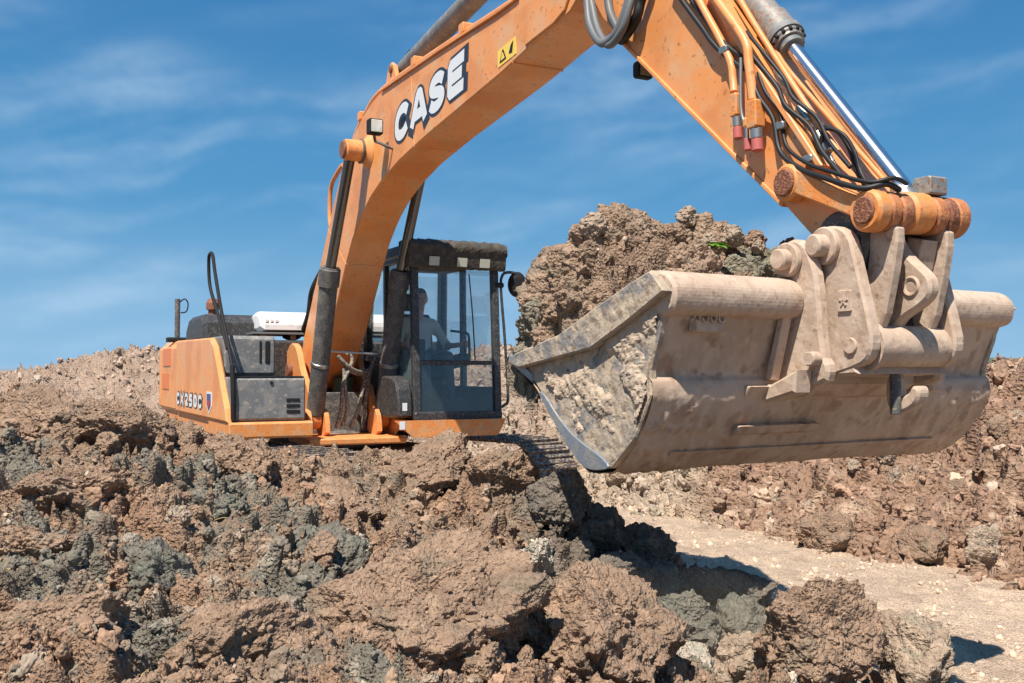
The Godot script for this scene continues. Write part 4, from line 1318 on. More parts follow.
func build_stick():
	var pts := v2([5.95, 4.28, 6.02, 3.842, 6.12, 3.70, 6.309, 3.524, 6.948, 2.972, 7.611, 2.402, 7.80, 2.225])
	pts.append_array(circle(7.95, 2.18, 0.135, 10, PI * 1.25, PI * 2.25))
	pts.append_array(v2([8.02, 2.36, 7.86, 2.515, 7.432, 3.074, 7.152, 3.466, 6.9, 3.85, 6.6, 4.32, 6.38, 4.68, 6.12, 4.92, 5.92, 4.90, 5.86, 4.72]))
	var st := put("stick", prism(pts, -0.18, 0.18, 0.010), "orange", ex)
	# raised edge along the upper side and the lip below
	put("edge_flange", prism(v2([7.12, 3.49, 7.42, 3.07, 7.86, 2.50, 7.88, 2.52, 7.445, 3.095, 7.145, 3.515]), 0.10, 0.205, 0.004), "orange", st)
	put("edge_flange", prism(v2([6.30, 3.515, 6.948, 2.955, 7.611, 2.385, 7.625, 2.402, 6.96, 2.975, 6.312, 3.535]), -0.19, 0.19, 0.004), "orange", st)
	put("nose_boss", rod(Vector3(7.95, 2.18, -0.19), Vector3(7.95, 2.18, 0.19), 0.15, 28), "dark_muddy", st)
	put("boom_tip_pin", rod(Vector3(6.27, 4.20, -0.24), Vector3(6.27, 4.20, 0.24), 0.09, 22), "rust", st)
	for q in [[PIPE_A, 0.019, "orange"], [PIPE_B, 0.022, "orange"], [PIPE_S, 0.009, "silver"], [PIPE_U, 0.014, "orange"], [PIPE_R, 0.011, "orange_worn"], [PIPE_T, 0.012, "silver"]]:
		put("pipe", tube(q[0], q[1], 10, 6), q[2], st)
	for q in [[HOSE_C, 0.013], [HOSE_D, 0.012], [HOSE_E, 0.011], [HOSE_F, 0.010], [moved(HOSE_D, Vector3(0.02, 0.022, -0.02)), 0.009], [moved(HOSE_F, Vector3(0.045, -0.02, 0.02)), 0.009], [moved(HOSE_E, Vector3(0.035, 0.03, -0.01)), 0.009], [moved(HOSE_C, Vector3(0.03, 0.03, 0.0)), 0.010]]:
		put("hydraulic_hose", tube(q[0], q[1], 9, 8), "hose", st)
	# quick couplings with their pink caps
	for q in [[Vector3(7.352, 2.93, 0.23), 0.026, 0.11, 0.022], [Vector3(7.497, 2.86, 0.24), 0.034, 0.13, 0.027], [Vector3(7.425, 2.81, 0.235), 0.012, 0.05, 0.018]]:
		var p: Vector3 = q[0]
		var w: float = q[1]
		var h: float = q[2]
		var cp := put("coupling", box(p + Vector3(0.012, -h * 0.35, 0), Vector3(w * 2.0, h, w * 1.7), 0.01), "orange_worn", st)
		put("coupling_nut", rod(p + Vector3(0.018, -h * 0.85, 0), p + Vector3(0.022, -h * 0.85 - 0.05, 0), w * 0.85, 8), "silver", cp)
		put("cap", rod(p + Vector3(0.022, -h * 0.85 - 0.05, 0), p + Vector3(0.026, -h * 0.85 - 0.105, 0), q[3], 14), "pink_cap", cp)
	for p in [Vector3(7.27, 3.18, 0.20), Vector3(7.63, 2.74, 0.18), Vector3(7.80, 2.56, 0.18)]:
		put("pipe_clamp", box(p, Vector3(0.06, 0.035, 0.07), 0.008), "silver", st)
	for p in [[Vector3(7.69, 2.815, 0.15), Vector3(7.76, 2.735, 0.15)], [Vector3(7.80, 2.68, 0.15), Vector3(7.865, 2.58, 0.15)]]:
		put("hose_fitting", rod(p[0], p[1], 0.022, 8), "silver", st)
	# lamp hung below the stick
	var lamp := put("work_lamp", box(Vector3(6.215, 3.40, -0.04), Vector3(0.065, 0.095, 0.105), 0.014), "rubber", st, Transform3D())
	put("lamp_lens", box(Vector3(6.253, 3.40, -0.04), Vector3(0.010, 0.075, 0.085), 0.004), "lamp_dim", lamp)
	put("lamp_arm", rod(Vector3(6.22, 3.44, -0.06), Vector3(6.26, 3.60, -0.06), 0.008, 8), "rubber", lamp)
	# bucket cylinder along the outside
	var up := Vector3(-0.6415, 0.767, 0)
	var col := Vector3(7.474, 3.177, 0)
	var bc := cylinder_with("bucket_cylinder", col + up * 1.62, col, Vector3(8.14, 2.38, 0), 0.072, 0.037, "grey_paint", "chrome", ex)
	put("gland", lathe(col + up * 0.07, col, [[0, 0.07], [0, 0.092], [0.035, 0.092], [0.035, 0.07], [0.065, 0.062], [0.10, 0.058], [0.10, 0.03]], 26), "dark", bc)
	for k in 14:
		var t := TAU * k / 14.0
		var x := Vector3(0.767, 0.6415, 0) * cos(t) + Vector3(0, 0, 1) * sin(t)
		put("bolt", rod(col + up * 0.045 + x * 0.080, col + up * 0.012 + x * 0.080, 0.009, 6), "rubber", bc)
	put("rod_end", rod(Vector3(8.164, 2.29, -0.06), Vector3(8.164, 2.29, 0.06), 0.085, 22), "orange_worn", bc)
	put("rod_neck", lathe(Vector3(8.10, 2.42, 0), Vector3(8.164, 2.29, 0), [[0, 0.038], [0.03, 0.045], [0.08, 0.06], [0.12, 0.06]], 18), "silver", bc)
	put("rod_guard", box(Vector3(8.17, 2.405, -0.10), Vector3(0.09, 0.075, 0.10), 0.008), "grey_paint", bc)

func build_hitch():
	# side links from the stick to the tie pin
	for s in [[0.19, 0.255], [-0.255, -0.19]]:
		var z0: float = s[0]
		var z1: float = s[1]
		var l := Shape.new()
		l.add(prism(v2([7.735, 2.425, 8.15, 2.245, 8.185, 2.320, 7.765, 2.525]), z0, z1, 0.008))
		l.add(rod(Vector3(7.715, 2.468, z0 - 0.005), Vector3(7.715, 2.468, z1 + 0.005), 0.082, 24))
		l.add(rod(Vector3(8.164, 2.285, z0 - 0.002), Vector3(8.164, 2.285, z1 + 0.008), 0.085, 24))
		var lk := put("guide_link", l, "link_worn" if z0 < 0.0 else "orange_worn", ex)
		var ze := z1 + 0.006 if z0 > 0.0 else z0 - 0.006
		var zi := ze - 0.02 if z0 > 0.0 else ze + 0.02
		put("link_pin", rod(Vector3(7.715, 2.468, zi), Vector3(7.715, 2.468, ze + 0.012 * signf(z0)), 0.060, 22), "rust", lk)
		put("link_pin", rod(Vector3(8.164, 2.285, zi), Vector3(8.164, 2.285, ze + 0.012 * signf(z0)), 0.055, 22), "rust", lk)
	var tube_parts := [[-0.19, -0.135], [-0.128, -0.065], [0.065, 0.128], [0.135, 0.19]]
	for t in tube_parts:
		put("tie_pin_collar", rod(Vector3(8.164, 2.285, t[0]), Vector3(8.164, 2.285, t[1]), 0.083, 24, 0.008), "rust" if t[0] < -0.13 else "link_worn", ex)
	# tipping link down to the coupler
	for z in [[0.115, 0.165], [-0.165, -0.115]]:
		var hp := v2([8.095, 2.24, 8.09, 2.10, 8.052, 1.975, 8.06, 1.80, 8.15, 1.80, 8.235, 2.13, 8.235, 2.24])
		put("tipping_link", prism(soften(hp, 1), z[0], z[1], 0.008), "mud", ex)
	put("tipping_link_web", prism(v2([8.12, 2.20, 8.10, 2.02, 8.16, 2.02, 8.20, 2.18]), -0.112, -0.02, 0.006), "mud", ex)
	# quick coupler
	var c := Node3D.new()
	c.name = "quick_coupler"
	ex.add_child(c)
	var np := v2([7.854, 2.158, 7.885, 2.222, 7.93, 2.245, 7.985, 2.247, 8.04, 2.235, 8.085, 2.195, 8.105, 2.13, 8.195, 1.811, 8.195, 1.75, 8.175, 1.705, 8.13, 1.675, 7.961, 1.631, 7.90, 1.66, 7.90, 1.78, 7.955, 1.87, 7.95, 1.955, 7.875, 2.01, 7.845, 2.08])
	for z in [[0.205, 0.265], [-0.265, -0.205]]:
		put("coupler_plate", prism(soften(np, 1), z[0], z[1], 0.010), "mud", c)
	for s in [1.0, -1.0]:
		put("plate_boss", rod(Vector3(7.965, 2.165, 0.262 * s), Vector3(7.965, 2.165, 0.292 * s), 0.078, 24), "mud", c)
		put("stick_pin", rod(Vector3(7.965, 2.165, 0.285 * s), Vector3(7.965, 2.165, 0.345 * s), 0.046, 20), "mud", c)
		put("lower_pin", rod(Vector3(8.092, 1.755, 0.262 * s), Vector3(8.092, 1.755, 0.276 * s), 0.034, 8), "mud", c)
	var tag_plate := put("type_plate", box(Vector3(8.065, 1.935, 0.268), Vector3(0.07, 0.085, 0.014), 0.004), "mud", c)
	for k in 5:
		var t := TAU * k / 5.0 + 0.3
		put("star_ray", bar(Vector3(8.065, 1.935, 0.276), Vector3(8.065 + 0.024 * cos(t), 1.935 + 0.024 * sin(t), 0.276), 0.009, 0.008, 0.001), "mud_shell", tag_plate)
	put("cross_tube", lathe(Vector3(8.10, 1.755, -0.20), Vector3(8.10, 1.755, 0.20), [[0, 0], [0, 0.085], [0.36, 0.085], [0.37, 0.098], [0.40, 0.098], [0.40, 0]], 26), "mud", c)
	put("rear_tube", rod(Vector3(7.90, 1.74, -0.205), Vector3(7.90, 1.74, 0.205), 0.07, 22), "mud", c)
	var lobe := v2([8.04, 2.26, 8.12, 2.27, 8.135, 2.18, 8.18, 2.12, 8.23, 2.075, 8.285, 2.03, 8.30, 1.985, 8.285, 1.94, 8.235, 1.905, 8.165, 1.875, 8.12, 1.835, 8.13, 1.79, 8.02, 1.79, 8.05, 1.93, 8.04, 2.05])
	put("lifting_eye", prism(soften(lobe), -0.005, 0.055, 0.012), "mud", c)
	put("eye_hole", lathe(Vector3(8.205, 1.99, 0.053), Vector3(8.205, 1.99, 0.064), [[0, 0.02], [0.008, 0.028], [0.011, 0.036], [0.0, 0.044]], 18), "mud_shell", c)
	put("eye_plug", rod(Vector3(8.205, 1.99, 0.05), Vector3(8.205, 1.99, 0.057), 0.026, 16), "mud_shell", c)
	put("coupler_base", prism(v2([7.74, 1.62, 8.12, 1.645, 8.10, 1.675, 7.76, 1.70]), -0.26, 0.26, 0.008), "mud", c)
	put("locking_hook", prism(soften(v2([8.02, 1.64, 8.07, 1.64, 8.075, 1.55, 8.13, 1.56, 8.15, 1.60, 8.19, 1.59, 8.18, 1.53, 8.12, 1.49, 8.04, 1.48, 8.01, 1.54])), -0.07, 0.0, 0.012), "mud", c)
	put("lock_pin", rod(Vector3(8.09, 1.66, 0.02), Vector3(8.09, 1.48, 0.02), 0.022, 12), "dark_muddy", c)

func shell_point(u: float) -> Vector2:
	return Vector2.ZERO

func build_bucket():
	var bk := Node3D.new()
	bk.name = "bucket"
	ex.add_child(bk)
	bk.position = Vector3(7.5, 0, 0)
	bk.rotation.y = deg_to_rad(4.0)
	var half := 1.05
	# outer profile from the top roll round the heel to the lip
	var ctrl := [Vector3(0.345, 1.955, 0), Vector3(0.315, 1.86, 0), Vector3(0.258, 1.72, 0), Vector3(0.232, 1.645, 0), Vector3(0.258, 1.612, 0), Vector3(0.262, 1.555, 0), Vector3(0.225, 1.47, 0), Vector3(0.165, 1.385, 0), Vector3(0.095, 1.312, 0), Vector3(-0.005, 1.25, 0), Vector3(-0.13, 1.233, 0), Vector3(-0.21, 1.258, 0), Vector3(-0.345, 1.355, 0), Vector3(-0.46, 1.475, 0), Vector3(-0.58, 1.585, 0), Vector3(-0.70, 1.665, 0), Vector3(-0.79, 1.715, 0)]
	var prof := smooth_path(ctrl, 5)
	var nz := 150
	var np := prof.size()
	var rows := np * 2 + 1
	var pos := PackedVector3Array()
	for j in rows:
		var k := j if j < np else 2 * np - 1 - j
		k = clampi(k, 0, np - 1)
		if j == rows - 1:
			k = 0
		var t := (prof[mini(k + 1, np - 1)] - prof[maxi(k - 1, 0)]).normalized()
		var out := Vector3(-t.y, t.x, 0)
		if out.dot(prof[k] - Vector3(-0.1, 1.7, 0)) < 0.0:
			out = -out
		var inner := j >= np and j < rows - 1
		for i in nz:
			var z := -half - 0.006 + (2.0 * half + 0.012) * i / (nz - 1.0)
			var p := Vector3(prof[k].x, prof[k].y, z)
			if inner:
				p -= out * 0.035
			else:
				var crust := soft.get_noise_3d(p.x * 5.0, p.y * 5.0, z * 2.0)
				var d := 0.004 * soft.get_noise_3d(p.x * 9.0, p.y * 9.0, z * 5.0)
				# clods of mud stuck near the ends of the heel
				if p.y < 1.60:
					var near_end := smoothstep(0.42, 0.85, absf(z)) * smoothstep(1.60, 1.50, p.y)
					d += 0.012 * near_end * smoothstep(0.0, 0.5, soft.get_noise_3d(p.x * 16.0, p.y * 16.0, z * 16.0)) 
					d += 0.006 * smoothstep(0.1, 0.6, crust)
				p += out * d
			pos.append(p)
	put("shell", sheet(pos, nz, rows, PackedColorArray(), true), "mud_shell", bk)
	# top roll in two lengths, broken by the ears
	for z in [[-1.06, -0.37], [0.37, 1.06]]:
		var rp := soften(v2([0.18, 1.85, 0.325, 1.865, 0.385, 1.885, 0.402, 1.94, 0.395, 1.99, 0.34, 2.035, 0.26, 2.045, 0.16, 2.01]), 2)
		put("top_roll", prism(rp, z[0], z[1], 0.012), "mud", bk)
	put("top_roll", prism(v2([0.16, 1.90, 0.26, 1.90, 0.30, 1.94, 0.28, 2.0, 0.16, 2.0]), -0.37, 0.37, 0.01), "mud", bk)
	# side plates with their cutting bars and dried crust
	var sp := v2([0.335, 1.955, 0.30, 1.80, 0.245, 1.66, 0.25, 1.56, 0.155, 1.395, 0.0, 1.262, -0.13, 1.245, -0.20, 1.265, -0.345, 1.368, -0.46, 1.49, -0.58, 1.60, -0.70, 1.68, -0.78, 1.72, -0.68, 1.76, -0.33, 1.80, -0.07, 1.90, 0.20, 2.0])
	for s in [1.0, -1.0]:
		var z0: float = 1.02 if s > 0 else -1.055
		var pl := put("side_plate", prism(sp, z0, z0 + 0.035, 0.006), "plate_mud", bk)
		var fb := v2([0.30, 2.038, 0.385, 1.955, 0.14, 1.842, -0.09, 1.748, -0.33, 1.715, -0.66, 1.668, -0.765, 1.695, -0.70, 1.735, -0.33, 1.812, -0.07, 1.912, 0.16, 1.995])
		var zb: float = 1.056 if s > 0 else -1.10
		put("cutting_bar", prism(fb, zb, zb + 0.044, 0.007), "plate_mud", pl)
		# worn steel along the lower front edge
		var ws := v2([0.02, 1.262, -0.13, 1.240, -0.21, 1.260, -0.345, 1.36, -0.46, 1.48, -0.545, 1.56, -0.50, 1.565, -0.36, 1.44, -0.22, 1.36, -0.08, 1.315])
		put("wear_strip", prism(soften(ws, 2), zb, zb + 0.012, 0.003), "steel", pl)
		crusted(pl, sp, 1.0551 if s > 0 else -1.0551, s)
	put("cutting_edge", prism(v2([-0.60, 1.602, -0.76, 1.676, -0.815, 1.705, -0.80, 1.735, -0.74, 1.720, -0.60, 1.645]), -1.062, 1.062, 0.006), "steel", bk)
	# wear plates across the back
	for w in [[0.262, 1.60, 1.52, -0.30, 0.58, 0.034], [0.205, 1.436, 1.385, 0.10, 0.58, 0.03], [0.12, 1.335, 1.305, -0.8, 0.85, 0.012]]:
		var y0: float = w[2]
		var y1: float = w[1]
		var x1: float = w[0]
		var x0 := x1 - (y1 - y0) * 0.55
		var th: float = w[5]
		put("wear_plate", prism(v2([x0 - 0.01, y0, x0 + th, y0 + 0.012, x1 + th, y1 - 0.008, x1 - 0.01, y1]), w[3], w[4], 0.005), "mud_shell", bk)
	# ears that take the coupler
	var ear := v2([0.16, 1.60, 0.26, 1.575, 0.50, 1.60, 0.52, 1.67, 0.485, 1.72, 0.465, 2.02, 0.43, 2.12, 0.40, 2.175, 0.345, 2.205, 0.285, 2.19, 0.245, 2.15, 0.235, 2.04, 0.20, 1.95])
	for z in [[0.315, 0.375], [-0.375, -0.315]]:
		var e := put("ear", prism(soften(ear, 1), z[0], z[1], 0.014), "mud", bk)
		var s := signf(z[0])
		var zo: float = z[1] if s > 0.0 else z[0]
		put("ear_boss", rod(Vector3(0.318, 2.115, zo), Vector3(0.318, 2.115, zo + 0.03 * s), 0.072, 22), "mud", e)
		put("ear_pin", rod(Vector3(0.318, 2.115, zo + 0.02 * s), Vector3(0.318, 2.115, zo + 0.075 * s), 0.044, 18), "mud", e)
		put("ear_bolt", rod(Vector3(0.46, 1.705, zo), Vector3(0.46, 1.705, zo + 0.05 * s), 0.032, 6), "mud", e)
		put("ear_gusset", prism(v2([0.20, 1.60, 0.30, 1.60, 0.44, 1.66, 0.43, 1.57, 0.28, 1.53, 0.22, 1.53]), minf(zo, zo + 0.10 * s), maxf(zo, zo + 0.10 * s), 0.01), "mud", e)
		put("ear_rib", bar(Vector3(0.275, 1.62, zo + 0.06 * s), Vector3(0.355, 1.95, zo + 0.0 * s + 0.045 * s), 0.03, 0.05, 0.006), "mud", e)
	put("saddle", prism(v2([0.20, 1.53, 0.33, 1.55, 0.40, 1.60, 0.40, 1.635, 0.22, 1.66]), -0.312, 0.312, 0.01), "mud_shell", bk)
	# cast number plate
	var cp := put("cast_plate", box(Vector3(0.318, 1.835, 0.83), Vector3(0.014, 0.055, 0.17), 0.003), "mud_shell", bk, Transform3D(Basis(), Vector3.ZERO))
	for k in 4:
		var zc := 0.895 - k * 0.042
		var s := Shape.new()
		for i in 7:
			var t0 := PI * 1.7 * i / 7.0
			var t1 := PI * 1.7 * (i + 1) / 7.0
			s.add(bar(Vector3(0.334, 1.862 + 0.016 * sin(t0 + k), zc + 0.015 * cos(t0 + k)), Vector3(0.334, 1.862 + 0.016 * sin(t1 + k), zc + 0.015 * cos(t1 + k)), 0.010, 0.007, 0.001))
		put("weld_mark", s, "mud", cp)

# dried mud standing proud of a side plate
func crusted(parent: Node, poly: PackedVector2Array, z: float, s: float):
	var inner := Geometry2D.offset_polygon(ccw(poly), -0.012)
	if inner.is_empty():
		return
	var pg: PackedVector2Array = inner[0]
	var nx := 170
	var ny := 110
	var sh := Shape.new()
	var grid := []
	for j in ny:
		for i in nx:
			var p := Vector2(-0.84 + 1.22 * i / (nx - 1.0), 1.22 + 0.80 * j / (ny - 1.0))
			if not Geometry2D.is_point_in_polygon(p, pg):
				grid.append(null)
				continue
			var n := soft.get_noise_3d(p.x * 4.0, p.y * 4.0, 3.0 * s)
			var f := soft.get_noise_3d(p.x * 22.0, p.y * 22.0, 9.0 * s)
			var g := soft.get_noise_3d(p.x * 60.0, p.y * 60.0, 2.0 * s)
			var h := -0.006 + 0.020 * smoothstep(-0.25, 0.35, n) + 0.008 * f * smoothstep(-0.4, 0.2, n) + 0.004 * g
			# thin or gone along the worn lower edge
			var worn := smoothstep(0.10, 0.02, (p.y - 1.24) - maxf(0.0, -p.x - 0.13) * 0.86 + 0.03 * f)
			grid.append(Vector3(p.x, p.y, z + s * (h - 0.03 * worn)))
	for j in ny - 1:
		for i in nx - 1:
			var a = grid[j * nx + i]
			var b = grid[j * nx + i + 1]
			var c = grid[(j + 1) * nx + i + 1]
			var d = grid[(j + 1) * nx + i]
			if a == null or b == null or c == null or d == null:
				continue
			if s > 0.0:
				sh.quad(a, b, c, d)
			else:
				sh.quad(a, d, c, b)
	put("dried_mud", sh, "mud_crust", parent)

func build_cab():
	var cab := Node3D.new()
	cab.name = "cab"
	ex.add_child(cab)
	var zr := -0.44
	var zl := -1.42
	# posts: front pair leaning back a little, middle pair, rear pair
	for z in [zr - 0.035, zl + 0.035]:
		put("front_post", bar(Vector3(1.56, 1.17, z), Vector3(1.46, 2.86, z), 0.075, 0.075, 0.015), "cab_paint", cab)
		put("middle_post", bar(Vector3(0.70, 1.17, z), Vector3(0.66, 2.86, z), 0.07, 0.06, 0.012), "cab_paint", cab)
		put("rear_post", bar(Vector3(0.05, 1.17, z), Vector3(0.08, 2.86, z), 0.13, 0.08, 0.02), "cab_paint", cab)
		put("side_sill", bar(Vector3(0.0, 1.45 if z < -1.0 else 1.40, z), Vector3(1.54, 1.45 if z < -1.0 else 1.40, z), 0.06, 0.055, 0.01), "cab_paint", cab)
		put("side_skirt", plate(Vector3(0.0, 1.17, z), Vector3(1.55, 1.17, z), Vector3(1.55, 1.42, z), Vector3(0.0, 1.42, z), 0.02), "cab_paint", cab)
		put("roof_rail", bar(Vector3(0.02, 2.83, z), Vector3(1.46, 2.83, z), 0.08, 0.07, 0.02), "cab_paint", cab)
		put("side_window", plate(Vector3(0.09, 1.45, z), Vector3(0.67, 1.45, z), Vector3(0.64, 2.80, z), Vector3(0.10, 2.80, z), 0.006), "glass", cab)
		put("side_window", plate(Vector3(0.73, 1.45, z), Vector3(1.52, 1.45, z), Vector3(1.44, 2.80, z), Vector3(0.69, 2.80, z), 0.006), "glass", cab)
	put("front_sill", bar(Vector3(1.575, 1.19, zr), Vector3(1.575, 1.19, zl), 0.09, 0.07, 0.015), "cab_paint", cab)
	put("middle_bar", bar(Vector3(1.53, 1.735, zr - 0.05), Vector3(1.53, 1.735, zl + 0.05), 0.045, 0.04, 0.008), "cab_paint", cab)
	put("rear_wall", plate(Vector3(0.02, 1.17, zl + 0.02), Vector3(0.02, 1.17, zr - 0.02), Vector3(0.02, 1.78, zr - 0.02), Vector3(0.02, 1.78, zl + 0.02), 0.03), "interior", cab)
	put("rear_window", plate(Vector3(0.04, 1.78, zl + 0.07), Vector3(0.04, 1.78, zr - 0.07), Vector3(0.05, 2.76, zr - 0.07), Vector3(0.05, 2.76, zl + 0.07), 0.006), "glass", cab)
	put("windscreen", plate(Vector3(1.525, 1.76, zr - 0.07), Vector3(1.525, 1.76, zl + 0.07), Vector3(1.468, 2.70, zl + 0.07), Vector3(1.468, 2.70, zr - 0.07), 0.006), "glass_dusty", cab)
	put("lower_windscreen", plate(Vector3(1.555, 1.225, zr - 0.07), Vector3(1.555, 1.225, zl + 0.07), Vector3(1.53, 1.715, zl + 0.07), Vector3(1.53, 1.715, zr - 0.07), 0.006), "glass_dusty", cab)
	# wiper
	put("wiper", tube([Vector3(1.55, 1.76, -1.13), Vector3(1.535, 2.2, -1.11), Vector3(1.505, 2.66, -1.08)], 0.007, 6), "rubber", cab)
	# dark fender beside the cab front
	var fn := soften(v2([0.95, 1.17, 1.58, 1.17, 1.58, 1.30, 1.53, 1.52, 1.40, 1.60, 0.95, 1.60]), 1)
	var fd := put("cab_fender", prism(fn, -0.43, -0.27, 0.02), "cab_paint", cab)
	put("sticker", plate(Vector3(1.582, 1.25, -0.315), Vector3(1.582, 1.25, -0.365), Vector3(1.582, 1.33, -0.365), Vector3(1.582, 1.33, -0.315), 0.003), "decal_white", fd)
	# roof and its muddy visor
	var rp := v2([-0.02, 2.84, 1.50, 2.84, 1.54, 2.88, 1.50, 2.93, 1.30, 2.965, 0.20, 2.965, 0.0, 2.92])
	put("roof", prism(rp, zl - 0.02, zr + 0.02, 0.02), "cab_paint", cab)
	var pos := PackedVector3Array()
	var vp := [Vector2(1.30, 2.985), Vector2(1.48, 3.0), Vector2(1.55, 2.985), Vector2(1.62, 2.955), Vector2(1.64, 2.905), Vector2(1.61, 2.875), Vector2(1.60, 2.80), Vector2(1.59, 2.715), Vector2(1.56, 2.70), Vector2(1.50, 2.72), Vector2(1.45, 2.80), Vector2(1.40, 2.90), Vector2(1.30, 2.94), Vector2(1.30, 2.985)]
	var nz := 70
	for j in vp.size():
		for i in nz:
			var z := zr + 0.06 + (zl - zr - 0.10) * i / (nz - 1.0)
			var bump := 0.014 * soft.get_noise_2d(z * 9.0, j * 0.7) + 0.012 * absf(sin(z * 26.0)) * (1.0 if j in [1, 2, 3] else 0.0)
			pos.append(Vector3(vp[j].x, vp[j].y + bump, z))
	put("visor", sheet(pos, nz, vp.size(), PackedColorArray(), true), "visor", cab)
	for z in [zr + 0.06, zl - 0.04]:
		var ep := PackedVector2Array(vp.slice(0, 13))
		put("visor_end", prism(ep, z - 0.006, z + 0.006, 0.002), "visor", cab)
	var lk := 0
	for z in [-0.64, -0.95, -1.21]:
		var fr := put("visor_lamp", plate(Vector3(1.606, 2.725, z + 0.055), Vector3(1.606, 2.725, z - 0.055), Vector3(1.620, 2.815, z - 0.055), Vector3(1.620, 2.815, z + 0.055), 0.012), "lamp_pale", cab)
		lk += 1
	put("rail_end_lamp", rod(Vector3(1.50, 2.885, -1.43), Vector3(1.50, 2.885, -1.52), 0.035, 14), "rubber", cab)
	# mirror on its long bracket
	var mr := put("mirror_bracket", tube([Vector3(1.50, 1.26, -1.42), Vector3(1.50, 1.29, -1.50), Vector3(1.50, 1.39, -1.54), Vector3(1.50, 2.0, -1.50), Vector3(1.50, 2.52, -1.455), Vector3(1.50, 2.66, -1.47), Vector3(1.50, 2.70, -1.53), Vector3(1.50, 2.69, -1.64), Vector3(1.50, 2.62, -1.69)], 0.016, 8), "cab_paint", cab)
	put("bracket_joint", rod(Vector3(1.50, 2.56, -1.38), Vector3(1.50, 2.56, -1.48), 0.028, 12), "rubber", mr)
	var mb := Basis(Vector3(0, 1, 0), deg_to_rad(162.0)) * Basis(Vector3(0, 0, 1), deg_to_rad(8.0))
	var mh := lathe(Vector3(0, 0, 0), Vector3(1, 0, 0), [[-0.035, 0.0], [-0.03, 0.06], [-0.01, 0.098], [0.012, 0.102], [0.012, 0.094]], 26)
	put("mirror_shell", mh, "rubber", mr, Transform3D(mb.scaled(Vector3(1, 1.35, 1)), Vector3(1.49, 2.575, -1.655)))
	put("mirror_glass", lathe(Vector3(0, 0, 0), Vector3(1, 0, 0), [[0.010, 0.095], [0.014, 0.0]], 26), "mirror", mr, Transform3D(mb.scaled(Vector3(1, 1.35, 1)), Vector3(1.49, 2.575, -1.655)))
	# inside: seat, consoles, pillar monitor, levers
	put("floor_mat", box(Vector3(0.78, 1.19, -0.93), Vector3(1.5, 0.03, 0.88), 0.005), "rubber", cab)
	var seat := Shape.new()
	seat.add(box(Vector3(0.55, 1.62, -0.93), Vector3(0.52, 0.14, 0.50), 0.05))
	seat.add(box(Vector3(0.55, 1.38, -0.93), Vector3(0.40, 0.36, 0.36), 0.03))
	put("seat", seat, "seat", cab)
	put("backrest", bar(Vector3(0.32, 1.64, -0.93), Vector3(0.20, 2.30, -0.93), 0.12, 0.48, 0.045), "seat", cab)
	put("headrest", bar(Vector3(0.20, 2.34, -0.93), Vector3(0.16, 2.54, -0.93), 0.09, 0.26, 0.035), "seat", cab)
	for z in [-0.60, -1.26]:
		put("console", bar(Vector3(0.40, 1.72, z), Vector3(1.02, 1.78, z), 0.13, 0.14, 0.03), "interior", cab)
		put("lever", lathe(Vector3(1.0, 1.80, z), Vector3(1.03, 1.98, z), [[0, 0.03], [0.05, 0.014], [0.10, 0.014], [0.11, 0.024], [0.18, 0.022], [0.185, 0.0]], 12), "rubber", cab)
	put("grab_handle", tube([Vector3(1.30, 1.80, -1.18), Vector3(1.28, 2.02, -1.18), Vector3(1.24, 2.06, -1.14), Vector3(1.16, 2.08, -1.02)], 0.014, 8), "rubber", cab)
	put("monitor", box(Vector3(1.36, 1.88, -0.56), Vector3(0.05, 0.20, 0.16), 0.012), "rubber", cab)
	put("foot_pedals", box(Vector3(1.28, 1.30, -0.95), Vector3(0.16, 0.12, 0.40), 0.02), "rubber", cab)
	put("blind_case", box(Vector3(0.85, 2.80, -0.93), Vector3(1.1, 0.05, 0.80), 0.015), "interior", cab)

# ---------------------------------------------------------------- the driver

var bone_a := PackedVector3Array()
var bone_b := PackedVector3Array()
var bone_r := PackedVector2Array()
var bone_c := []

func field(p: Vector3, k: float) -> float:
	var d := 10.0
	for i in bone_a.size():
		var ab := bone_b[i] - bone_a[i]
		var t := clampf((p - bone_a[i]).dot(ab) / maxf(ab.length_squared(), 1e-8), 0.0, 1.0)
		var e := p.distance_to(bone_a[i] + ab * t) - lerpf(bone_r[i].x, bone_r[i].y, t)
		var h := clampf(0.5 + 0.5 * (d - e) / k, 0.0, 1.0)
		d = lerpf(d, e, h) - k * h * (1.0 - h)
	return d

func nearest_color(p: Vector3) -> Color:
	var best := 10.0
	var c := Color(1, 1, 1)
	for i in bone_a.size():
		var ab := bone_b[i] - bone_a[i]
		var t := clampf((p - bone_a[i]).dot(ab) / maxf(ab.length_squared(), 1e-8), 0.0, 1.0)
		var e := p.distance_to(bone_a[i] + ab * t) - lerpf(bone_r[i].x, bone_r[i].y, t)
		if e < best:
			best = e
			c = bone_c[i]
	return c

